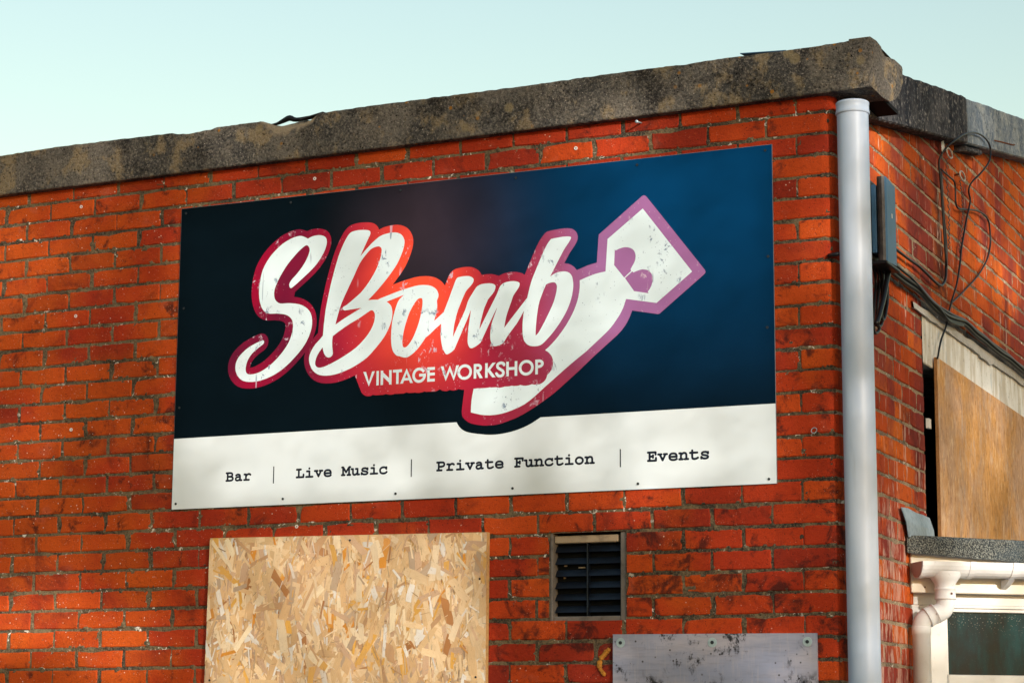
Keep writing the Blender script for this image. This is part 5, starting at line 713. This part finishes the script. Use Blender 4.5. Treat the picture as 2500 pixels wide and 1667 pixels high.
# ---------------------------------------------------------------- cable cabinet on the side wall
jb = empty('cable_box', label='blue and black cable box on the side wall beside the soil pipe', cat='box')
box('back_box', (CX + 0.003, 0.262, 3.315), (2.774, 0.425, 3.610), M_BOXF, jb, 0.006, 2)
box('hinge_strip', (2.774, 0.300, 3.335), (2.794, 0.400, 3.590), M_BOXB, jb, 0.003)
bm = bmesh.new(); pr = [(2.796, 0.306), (2.800, 0.296), (2.808, 0.292), (2.818, 0.292), (2.827, 0.298), (2.831, 0.310), (2.831, 0.432), (2.823, 0.455), (2.798, 0.455)]
def zt_(y): return 3.612 + (y - 0.29) * 0.02
b0 = [bm.verts.new((x, y, 3.300 + (y - 0.29) * 0.05)) for x, y in pr]; b1 = [bm.verts.new((x, y, 3.617 - (0.012 if i in (6, 7, 8) else 0) + (0.0 if i else 0))) for i, (x, y) in enumerate(pr)]
for i in range(len(pr)): bm.faces.new((b0[i], b0[(i + 1) % len(pr)], b1[(i + 1) % len(pr)], b1[i]))
bm.faces.new(list(reversed(b0))); bm.faces.new(b1)
cv = bm_obj('cover', bm, M_BOXB, jb); cv.data.materials.append(M_BOXF)
for p_ in cv.data.polygons:
    if p_.normal.y < -0.35 or abs(p_.normal.z) > 0.9: p_.material_index = 1
box('base_plate', (2.776, 0.280, 3.288), (2.836, 0.462, 3.301), M_BLACK, jb, 0.003); box('label_tag', (2.8305, 0.372, 3.476), (2.8325, 0.381, 3.492), M_PLUG, jb)
# ---------------------------------------------------------------- cables and wires on the side wall
def run(name, yz, r, mat, label, x=2.744, n=7, sm=5, group=None, xo=None):
    P = [((xo[i] if xo else x), y, z) for i, (y, z) in enumerate(yz)]
    return tube(name, P, r, mat, None, n, sm, label=label, cat='cable', group=group)
run('cable', [(1.5634, 3.5392), (1.5369, 3.6979), (1.516, 3.8276), (1.4989, 3.9134), (1.494, 3.9797), (1.513, 4.034), (1.5826, 4.0832), (1.7001, 4.1338), (1.8589, 4.1837), (2.0003, 4.2152), (2.1226, 4.2272), (2.2037, 4.2212), (2.231, 4.1941), (2.1921, 4.1362), (2.1009, 4.0663), (2.0327, 4.0074), (2.0172, 3.966), (2.043, 3.9341), (2.0179, 3.8954), (1.9599, 3.831), (1.9008, 3.7531), (1.8419, 3.6716), (1.7984, 3.5859), (1.7341, 3.4971), (1.6497, 3.4183), (1.5767, 3.3472), (1.5233, 3.2805), (1.4248, 3.2027), (1.3546, 3.1165)], 0.0042, M_BLACK, 'thin black cable looping up over the verge coping and down to the boarded opening', xo=[2.748] * 5 + [2.775, 2.80] + [2.806] * 7 + [2.79, 2.76] + [2.750] * 13)
run('cable', [(1.5301, 3.9479), (1.6778, 3.9514), (1.772, 3.9507), (1.7902, 3.9135), (1.7895, 3.8626), (1.8355, 3.8476), (1.9958, 3.8787), (2.1823, 3.9156), (2.3302, 3.9316), (2.4247, 3.9232), (2.4514, 3.885), (2.453, 3.8219), (2.3883, 3.7455), (2.2951, 3.6845), (2.1393, 3.6027), (1.9277, 3.511), (1.7652, 3.4442), (1.6472, 3.3978)], 0.0042, M_BLACK, 'thin black cable bulging out in a wide curve at the right of the side wall')
run('cable', [(1.5200, 3.935), (1.535, 3.80), (1.572, 3.66), (1.5768, 3.6053), (1.5586, 3.4991), (1.5079, 3.4539), (1.4522, 3.4367), (1.3638, 3.4351), (1.2266, 3.4431), (1.0929, 3.4488), (0.9619, 3.4457), (0.8345, 3.4449), (0.46, 3.446)], 0.0060, M_BLACK, 'black cable running from the cable box then turning straight up the side wall', x=2.746)
main = [(0.44, 3.333), (0.6395, 3.3324), (0.7304, 3.3298), (0.8546, 3.3292), (0.9826, 3.3327), (1.0804, 3.3301), (1.2127, 3.3163), (1.3491, 3.3065), (1.4903, 3.3055), (1.6371, 3.3158), (1.789, 3.3332), (1.885, 3.334), (2.021, 3.3251), (2.1822, 3.3242), (2.3267, 3.3198), (2.5188, 3.3175), (2.6962, 3.3215), (2.8549, 3.3169), (3.0849, 3.3122), (3.5, 3.31)]
for i, (dz, dx, lab) in enumerate(((0.0, 0.0, 'lowest of the thick black cables running along above the white lintel'), (0.013, 0.006, 'middle thick black cable of the bundle above the white lintel'), (0.025, 0.001, 'topmost thick black cable of the bundle above the white lintel'))):
    run('cable', [(y, z + dz * (1 + 0.5 * nz(y * 3, i, 0))) for y, z in main], 0.0085 if i < 2 else 0.0070, M_BLACK, lab, x=2.756 + dx, group='cables bundled above the lintel')
bun = [o_ for o_ in S.objects if o_.get('label', '').startswith('topmost thick black cable')][0]
for y_, z_ in ((1.10, 3.338), (1.55, 3.318), (1.90, 3.345), (2.33, 3.332), (2.72, 3.334)): box('clip', (2.738, y_ - 0.012, z_ - 0.022), (2.774, y_ + 0.012, z_ + 0.020), M_BLACK, bun, 0.006, 2)
run('cable', [(0.42, 3.372), (0.7327, 3.3607), (0.8889, 3.3584), (1.0162, 3.3452), (1.1796, 3.325), (1.3328, 3.3186), (1.4737, 3.2957), (1.60, 3.300), (1.75, 3.318)], 0.0055, M_BLACK, 'black cable dipping under the bundle where the white lintel begins', x=2.768)
coil = [(0.40, 3.31), (0.43, 3.2614), (0.41, 3.2023), (0.3886, 3.1387), (0.3768, 3.0822), (0.396, 3.0584), (0.4475, 3.0749), (0.4953, 3.1263), (0.5248, 3.1789), (0.5208, 3.2495), (0.45, 3.31)]
for i, lab in enumerate(('outermost loop of black cable hanging below the cable box', 'inner loop of black cable hanging below the cable box', 'short innermost loop of black cable hanging below the cable box')):
    f = 1 - 0.10 * i
    run('cable', [(0.45 + (y - 0.45) * (f - 0.08 * i), 3.31 + (z - 3.31) * f) for y, z in coil], 0.0062, M_BLACK, lab, x=2.752 + 0.012 * i, group='cable loops hanging from the box')
run('cable', [(0.43, 3.29), (0.40, 3.25), (0.36, 3.19), (0.30, 3.12), (0.24, 3.06)], 0.010, M_BLACK, 'thick black cable tail slanting down from the cable box behind the soil pipe', x=2.80)
for j, (lab, pts) in enumerate((('thin crinkled wire hanging from the upper wall eye', [(1.6596, 4.03), (1.6401, 3.947), (1.6574, 3.86), (1.6651, 3.7709), (1.6581, 3.70), (1.6481, 3.6316)]), ('thin crinkled wire hanging from the lower wall eye', [(1.8822, 3.986), (1.9149, 3.9376), (1.9263, 3.8749), (1.9201, 3.8269), (1.8908, 3.751), (1.8419, 3.6716), (1.8571, 3.6398), (1.8196, 3.5727)]))):
    P = crom([(0, y, z) for y, z in pts], 14); P = [(2.742, p.y + 0.012 * (1 if i % 4 < 2 else -1), p.z + (0.0015 if i % 2 else 0)) for i, p in enumerate(P)]
    tube('crinkled_wire', P, 0.0022, M_WIRE, None, 5, 0, label=lab, cat='wire')
for i, (y, z, lab) in enumerate(((1.6616, 4.0482, 'upper rusty ring eye screwed into the side wall near the verge'), (1.8942, 4.0038, 'lower rusty ring eye screwed into the side wall'))):
    e = empty('wall_eye', label=lab, cat='ring eye', group='ring eyes on the side wall')
    P = [(2.752, y + 0.050 * math.cos(a), z + 0.019 * math.sin(a)) for a in [2 * math.pi * q / 20 for q in range(21)]]
    tube('ring', P, 0.0036, M_LEADP, e, 6); tube('shank', [(2.725, y - 0.03, z), (2.752, y - 0.045, z)], 0.004, M_RUST, e, 6)
    if i == 0: mesh_obj('tag', [(2.745, 1.56, 4.030), (2.748, 1.60, 4.045), (2.750, 1.575, 4.085), (2.747, 1.545, 4.07), (2.743, 1.56, 4.030), (2.746, 1.60, 4.045), (2.748, 1.575, 4.085), (2.745, 1.545, 4.07)], [(0, 1, 2, 3), (7, 6, 5, 4), (0, 4, 5, 1), (1, 5, 6, 2), (2, 6, 7, 3), (3, 7, 4, 0)], M_PLUG, e)
for y, z, lab in ((2.395, 4.288, 'bent nail sticking out of the pale verge coping'),):
    tube('bent_nail', [(2.785, y, z), (2.82, y + 0.05, z - 0.002), (2.845, y + 0.12, z + 0.002), (2.846, y + 0.17, z + 0.015)], 0.004, M_RUST, None, 6, 4, label=lab, cat='nail')
# ---------------------------------------------------------------- plywood board over the side opening
pb = empty('plywood_board', label='orange brown plywood board covering the opening in the side wall', cat='board')
V = [(2.746, 1.3623, 2.30), (2.746, 3.45, 2.30), (2.746, 3.45, 3.1005), (2.746, 1.3623, 3.1231)]; V[0] = (2.746, 1.353, 2.30)
V += [(2.7325, y, z) for x, y, z in V]
o = mesh_obj('panel', V, [(0, 1, 2, 3), (7, 6, 5, 4), (0, 4, 5, 1), (1, 5, 6, 2), (2, 6, 7, 3), (3, 7, 4, 0)], M_PLY, pb); o.data.materials.append(M_PLYE)
for p_ in o.data.polygons:
    if abs(p_.normal.x) < 0.5: p_.material_index = 1
# ---------------------------------------------------------------- low flat-roofed extension set at an angle
EA = math.atan2(0.6, 0.8)
ex = empty('flat_roof_extension', (2.731, 0.93, 0), EA, label='low white-painted extension with a flat felt roof at the bottom right', cat='extension')
def loc(s, o, z): return (s, -o, z)
pl = [(-0.042, 0.056), (0.6, 0.060), (1.9, 0.060), (1.9, -1.5), (1.125, -1.5)]
bm = bmesh.new(); ss = span((-0.042, 1.9, 0.03)); rws = []
for s_ in ss:
    f = (s_ + 0.042) / 1.94; zt = 2.3600 - 0.021 * min(1, (s_ + 0.04) / 0.47) * 0.47 ** 1; zb = 2.2930 - 0.055 * min(0.55, s_ + 0.04)
    j = lambda i: 0.003 * nz(s_ * 22, i, 0)
    P = [(max(-0.0 if s_ > 0.03 else -0.02, -0.02), zb + 0.012), (0.050, zb + 0.004), (0.060 + j(1), zb + j(2)), (0.064 + j(3), zb + 0.02), (0.062 + j(4), (zb + zt) / 2), (0.062 + j(5), zt - 0.012), (0.055 + j(6), zt + j(7)), (0.03, zt + 0.004), (-0.03 if s_ > 0.045 else -s_ / 0.75 if s_ > 0 else 0.02, zt + 0.006)]
    rws.append([bm.verts.new(loc(s_, o_, z_)) for o_, z_ in P])
for a in range(len(rws) - 1):
    for b in range(8): bm.faces.new((rws[a][b], rws[a + 1][b], rws[a + 1][b + 1], rws[a][b + 1]))
bm.faces.new(list(reversed(rws[0])))
bm_obj('roof_edge', bm, M_FELT, ex)
mesh_obj('roof_deck', [loc(0.03, -0.022, 2.350), loc(1.9, -0.022, 2.340), loc(1.9, -1.5, 2.340), loc(1.13, -1.5, 2.345)], [(0, 1, 2, 3)], M_FELT, ex)
fa = box('fascia', loc(-0.012, 0.020, 2.147), loc(1.9, -0.004, 2.300), M_FASCIA, ex, 0.003)
disc_y('fixing_hole', loc(0.042, 0.0205, 2.168), 0.0032, 0.0006, M_RUST, fa, 8)
wn = box('window', loc(0.004, -0.030, 2.105), loc(1.25, -0.075, 2.150), M_FRAME, ex, 0.002)
box('frame_stile', loc(0.004, -0.026, 1.70), loc(0.1445, -0.075, 2.1045), M_FRAME, wn, 0.003); box('frame_stile', loc(1.12, -0.026, 1.70), loc(1.25, -0.075, 2.1045), M_FRAME, wn, 0.003)
box('top_bead', loc(0.1455, -0.024, 2.0935), loc(1.119, -0.060, 2.1045), M_FRAME, wn, 0.002); box('sash_rail', loc(0.1455, -0.031, 2.0800), loc(1.119, -0.060, 2.0925), M_FRAME, wn, 0.002)
box('sill_rail', loc(0.1455, -0.022, 1.6995), loc(1.119, -0.070, 1.842), M_FRAME, wn, 0.004); box('pane', loc(0.146, -0.046, 1.843), loc(1.1185, -0.050, 2.0795), M_GLASS, wn)
box('side_bead', loc(0.1455, -0.034, 1.8425), loc(0.1525, -0.045, 2.0795), M_FRAME, wn)
box('apron_wall', loc(0.004, -0.024, 0.0), loc(1.9, -0.10, 1.699), M_FASCIA, ex); box('pier', loc(1.2505, -0.022, 1.70), loc(1.9, -0.10, 2.146), M_FASCIA, ex)
# lead flashing dressed up the wall above the felt
cr = [(0.764, 2.457, 0.012), (0.86, 2.463, 0.012), (0.986, 2.455, 0.016), (1.09, 2.459, 0.012), (1.20, 2.456, 0.012)]; cb = [(0.848, 2.352, 0.016), (0.91, 2.354, 0.024), (0.985, 2.356, 0.036), (1.11, 2.358, 0.03), (1.24, 2.360, 0.022)]
V, F = [], []
for th in (0.0, 0.002):
    for (y, z, d), (y2, z2, d2) in zip(cr, cb):
        V.append((CX + d + th, y, z)); V.append((CX + (d + d2) / 2 + 0.006 + th, (y + y2) / 2, (z + z2) / 2)); V.append((CX + d2 + th, y2, z2))
for b in (0, 15):
    for i in range(4):
        for j in range(2): q = b + i * 3 + j; F.append((q, q + 3, q + 4, q + 1))
V = [tuple(Matrix.Rotation(-EA, 3, 'Z') @ (Vector(v_) - Vector((2.731, 0.93, 0)))) for v_ in V]
mesh_obj('lead_flashing', V, F, M_LEAD, ex)
# ---------------------------------------------------------------- gutter and downpipe on the extension
gt = empty('rain_gutter', (2.731, 0.93, 0), EA, label='white half-round gutter with its downpipe on the angled extension', cat='gutter')
def half_round(name, s0, s1, r, mat, parent, dz=0.0, n_=12, th=0.003):
    V, F = [], []; prof = [(r * math.cos(math.pi + math.pi * i / n_), r * math.sin(math.pi + math.pi * i / n_)) for i in range(n_ + 1)] + [((r - th) * math.cos(-math.pi * i / n_), (r - th) * math.sin(-math.pi * i / n_)) for i in range(n_ + 1)]
    for s_ in (s0, s1):
        for o_, z_ in prof: V.append(loc(s_, 0.082 + o_, 2.2575 + z_ + dz))
    m_ = len(prof)
    for i in range(m_): F.append((i, (i + 1) % m_, m_ + (i + 1) % m_, m_ + i))
    for i in range(n_): F.append((i, i + 1, m_ - 2 - i, m_ - 1 - i)); F.append((m_ + i + 1, m_ + i, 2 * m_ - 1 - i, 2 * m_ - 2 - i))
    return mesh_obj(name, V, F, mat, parent)
half_round('trough', 0.19, 1.9, 0.0560, M_GUT, gt)
ob_ = half_round('outlet', -0.012, 0.19, 0.0585, M_GUT, gt); half_round('outlet_rim', -0.014, 0.006, 0.0615, M_GUT, gt); half_round('outlet_rim', 0.178, 0.200, 0.0615, M_GUT, gt, 0.001)
half_round('bracket', 0.352, 0.374, 0.0600, M_GUT, gt, 0.001)
mesh_obj('bracket_foot', [loc(0.352, 0.022, 2.200), loc(0.374, 0.022, 2.200), loc(0.374, 0.10, 2.197), loc(0.352, 0.10, 2.197), loc(0.352, 0.022, 2.165), loc(0.374, 0.022, 2.165), loc(0.374, 0.06, 2.178), loc(0.352, 0.06, 2.178)], [(0, 1, 2, 3), (7, 6, 5, 4), (0, 4, 5, 1), (1, 5, 6, 2), (2, 6, 7, 3), (3, 7, 4, 0)], M_GUT, gt)
V = [loc(-0.016, 0.082 + 0.0570 * math.cos(math.pi + math.pi * i / 14), 2.2570 + 0.0570 * math.sin(math.pi + math.pi * i / 14)) for i in range(15)]; V += [loc(-0.010, -v_[1], v_[2]) for v_ in V]
mesh_obj('end_cap', V, [tuple(range(14, -1, -1)), tuple(range(15, 30))] + [(i, i + 1, 16 + i, 15 + i) for i in range(14)], M_CAP, gt)
V, F = [], []; SO = 0.0975
prf = [(0.075, 2.222), (0.060, 2.205), (0.048, 2.190), (0.0400, 2.178), (0.0375, 2.163), (0.0375, 2.150)]
for r_, z_ in prf:
    for i in range(20): a = 2 * math.pi * i / 20; V.append(loc(SO + r_ * math.cos(a), 0.082 + min(r_, 0.054) * math.sin(a), z_))
for j_ in range(len(prf) - 1):
    for i in range(20): F.append((j_ * 20 + i, j_ * 20 + (i + 1) % 20, (j_ + 1) * 20 + (i + 1) % 20, (j_ + 1) * 20 + i))
mesh_obj('outlet_funnel', V, F, M_GUT, gt, True)
lathe_z('socket', [(0.0385, 0.0), (0.0412, 0.002), (0.0412, 0.006), (0.0388, 0.008), (0.0388, 0.036), (0.0405, 0.038), (0.0405, 0.042), (0.036, 0.044)], M_GUT, gt, 24, loc(SO, 0.082, 2.118))
neck = crom([loc(SO, 0.082, 2.128), loc(SO, 0.082, 2.105), loc(SO - 0.010, 0.081, 2.080), loc(SO - 0.040, 0.078, 2.062), loc(0.030, 0.072, 2.052), loc(0.010, 0.068, 2.035), loc(0.004, 0.066, 2.010), loc(0.004, 0.066, 1.995)], 5)
tube('swan_neck', neck, 0.0350, M_GUT, gt, 24)
d_ = (Vector(loc(0.030, 0.072, 2.050)) - Vector(loc(SO - 0.03, 0.079, 2.070))).normalized(); c_ = Vector(loc(SO - 0.055, 0.0755, 2.0585))
tube('neck_collar', [c_ - d_ * 0.019, c_ - d_ * 0.0155, c_ - d_ * 0.015, c_ + d_ * 0.015, c_ + d_ * 0.0155, c_ + d_ * 0.019], [0.0395, 0.0395, 0.0375, 0.0375, 0.0395, 0.0395], M_GUT, gt, 24)
lathe_z('downpipe', [(0.0340, 0.0), (0.0340, 1.985), (0.0362, 1.986), (0.0362, 2.016), (0.035, 2.018)], M_GUT, gt, 24, loc(0.004, 0.066, 0))
for s_, o_, z_ in ((0.106, 0.1215, 2.139), (0.048, 0.1125, 2.062)): disc_y('screw', loc(s_, o_, z_), 0.0042, 0.0016, M_RUST, gt, 10)
# ---------------------------------------------------------------- plugs, nails and foam on the front wall
for x, z, lab in ((-0.498, 3.7529, 'white plastic wall plug in the brick near the top left'), (-0.5024, 3.2916, 'white plastic wall plug at mid height left of the sign'), (-0.5021, 2.8199, 'white plastic wall plug low on the wall left of the sign'), (0.6144, 3.7608, 'white plastic wall plug just above the left half of the sign'), (1.7336, 3.7643, 'white plastic wall plug just above the right half of the sign'), (0.5693, 2.389, 'small wall plug between the sign and the strand board')):
    disc_y('wall_plug', (x, 0.0005, z), 0.0068, 0.0035, M_PLUG, None, 14, 0.0034, label=lab, cat='wall plug', group='plastic plugs left in the front wall')
e = empty('nail', label='long steel nail sticking out of the top course above the sign', cat='nail')
tube('shank', [(1.9952, 0.01, 3.8362 - 0.002), (1.9952, -0.046, 3.826)], 0.0032, M_ZINC, e, 8); tube('head', [(1.9952, -0.045, 3.8262), (1.9952, -0.048, 3.8257)], 0.0062, M_ZINC, e, 10)
tube('nail', [(-0.0796, 0.01, 3.800), (-0.083, -0.03, 3.799), (-0.098, -0.045, 3.7975)], 0.0028, M_RUST, None, 7, label='rusty bent nail in the top course above the left edge of the sign', cat='nail')
P = [(2.6384 + 0.010 * math.cos(a), -0.012 + 0.004 * math.sin(a), 2.6527 + 0.010 * math.sin(a)) for a in [math.pi * 1.7 * q / 12 for q in range(13)]] + [(2.645, 0.0, 2.655), (2.648, 0.012, 2.655)]
tube('wire_hook', P, 0.0016, M_ZINC, None, 5, label='small wire hook in the brickwork left of the soil pipe', cat='hook')
bm = bmesh.new(); random.seed(5)
for i in range(16):
    f = i / 15; cx = 1.862 - 0.042 * math.sin(f * 2.4) + 0.012 * f; cz = 1.905 - 0.085 * f
    r = bmesh.ops.create_icosphere(bm, subdivisions=1, radius=random.uniform(0.006, 0.011), matrix=Matrix.Translation((cx, -0.002, cz)))
    for v_ in r['verts']: v_.co += Vector((nz(v_.co.x * 90, v_.co.z * 90, i), 0.5 * nz(v_.co.z * 90, i, 2), nz(v_.co.z * 90, v_.co.x * 90, i + 7))) * 0.004
bm_obj('sealant_foam', bm, M_FOAM, None, label='crust of orange expanding foam beside the grey plywood panel', cat='foam')
# ---------------------------------------------------------------- added unseen tree, its crown shaped to dapple the wall
random.seed(31)
def gap(u, v, L): return max([0.0] + [math.exp(-((u - a) / ra) ** 2 - ((v - b) / rb) ** 2) * w for a, b, ra, rb, w in L])
GF = [(-0.68, 2.03, 0.52, 0.24, 1.0), (-0.25, 1.92, 0.36, 0.17, 0.9), (1.95, 2.38, 0.18, 0.13, 1.0), (1.90, 3.78, 0.24, 0.12, 1.0), (2.66, 3.32, 0.10, 0.24, 1.0), (-0.72, 3.50, 0.42, 0.34, 0.75), (1.45, 3.80, 0.60, 0.06, 0.55), (-0.75, 2.75, 0.16, 0.20, 0.4), (2.35, 2.30, 0.30, 0.08, 0.5), (-0.16, 3.04, 0.14, 0.14, 0.5), (2.2, 2.25, 0.14, 0.10, 0.6), (2.25, 1.84, 0.42, 0.13, 0.8)]
DF = [(-0.12, 2.62, 0.20, 0.42, 1.0), (0.75, 2.41, 0.75, 0.07, 0.8), (0.0, 2.30, 0.22, 0.22, 0.8), (2.62, 2.85, 0.16, 0.28, 1.0), (2.50, 3.80, 0.26, 0.07, 1.0), (-0.27, 3.2, 0.16, 0.16, 0.6), (1.52, 2.15, 0.11, 0.3, 0.8)]
GS = [(0.45, 3.75, 0.60, 0.30, 1.0), (2.8, 3.75, 0.9, 0.25, 0.9), (1.5, 2.1, 1.3, 0.42, 0.95), (2.2, 2.8, 0.7, 0.3, 0.6)]
DS = [(0.7, 2.9, 0.5, 0.35, 0.9), (1.8, 3.5, 0.35, 0.2, 0.7)]
def opac(p):  # leaf density set per wall area to place sun patches and shade
    t = p.y / SUN_DIR.y; x, z = p.x - t * SUN_DIR.x, p.z - t * SUN_DIR.z
    if x <= CX:
        if -0.02 < x < 2.52 and 2.45 < z < 3.72 or 0.17 < x < 1.41 and z < 2.37: return 0.36
        n_ = nz(x * 2.1, 5, z * 2.1); return (0.95 + 0.8 * n_ + 0.5 * gap(x, z, DF)) * (1 - 0.99 * gap(x, z, GF))
    t = (p.x - CX) / SUN_DIR.x; y, z = p.y - t * SUN_DIR.y, p.z - t * SUN_DIR.z
    n_ = nz(y * 1.6, 9, z * 2.1); return (0.92 + 0.8 * n_ + 0.5 * gap(y, z, DS)) * (1 - 0.97 * gap(y, z, GS))
SR = Vector((-SUN_DIR.y, SUN_DIR.x, 0)).normalized(); SUv = SUN_DIR.cross(SR).normalized()
if SUv.z < 0: SUv = -SUv
TC = Vector((1.75, 0.8, 3.0)) + SUN_DIR * 17.0
tr = empty('added_shade_tree', label='unseen leafy tree added behind the viewer to dapple the wall', cat='tree')
V, F = [], []
NA, NB = 446, 260; acc = [random.random() for _ in range(NA)]
for q in range(NA * NB):
    jb_, ja = divmod(q, NA); a, b, c = -3.6 + 7.2 * (ja + random.random()) / NA, -2.1 + 4.2 * (jb_ + random.random()) / NB, random.gauss(0, 0.55)
    p = TC + SR * a + SUv * b + SUN_DIR * c
    acc[ja] += max(0.0, opac(p)) + random.uniform(-0.12, 0.12)
    if acc[ja] < 1.0: continue
    acc[ja] -= 1.0
    d1 = Vector((random.gauss(0, 1), random.gauss(0, 1), random.gauss(0, 1))).normalized(); d2 = d1.orthogonal().normalized(); d2.rotate(Matrix.Rotation(random.uniform(0, 6.28), 3, d1))
    l, w = random.uniform(0.022, 0.033), random.uniform(0.014, 0.021); o = len(V)
    V += [p - d1 * l, p + d2 * w, p + d1 * l, p - d2 * w]; F.append((o, o + 1, o + 2, o + 3))
mesh_obj('crown', V, F, plain('leaf', (0.09, 0.11, 0.03), 0.6), tr, kind='stuff')
base = Vector((TC.x, TC.y, 0)); fork = base + Vector((0.1, 0.05, 4.2))
tube('trunk', [base, base + Vector((0.06, 0, 1.5)), base + Vector((0.02, 0.05, 3.0)), fork], [0.20, 0.17, 0.14, 0.11], plain('bark', (0.07, 0.055, 0.04), 0.9), tr, 10, 4)
for i in range(9):
    a = random.uniform(-3.2, 3.2); b = random.uniform(0.4, 1.9); tip = TC + SR * a + SUv * b + SUN_DIR * random.uniform(-0.4, 0.4); md = fork.lerp(tip, 0.5) + Vector((0, 0, -0.5 - 0.1 * abs(a)))
    tube('limb', [fork, md, tip], [0.05, 0.03, 0.006], bpy.data.materials['bark'], tr, 6, 5)
# ---------------------------------------------------------------- put every thing's origin at its base
bpy.context.view_layer.update()
for o in [q for q in S.objects if q.parent is None and 'label' in q]:
    if o.rotation_euler.z: continue
    P = []
    def walk(q):
        if q.type == 'MESH': P.extend((q.matrix_world @ Vector(c)) for c in q.bound_box)
        for c in q.children: walk(c)
    walk(o)
    b = Vector(((min(p.x for p in P) + max(p.x for p in P)) / 2, (min(p.y for p in P) + max(p.y for p in P)) / 2, min(p.z for p in P)))
    if o.type == 'MESH': o.data.transform(Matrix.Translation(-b))
    else:
        for c in o.children: c.location = c.location - b
    o.location = o.location + b
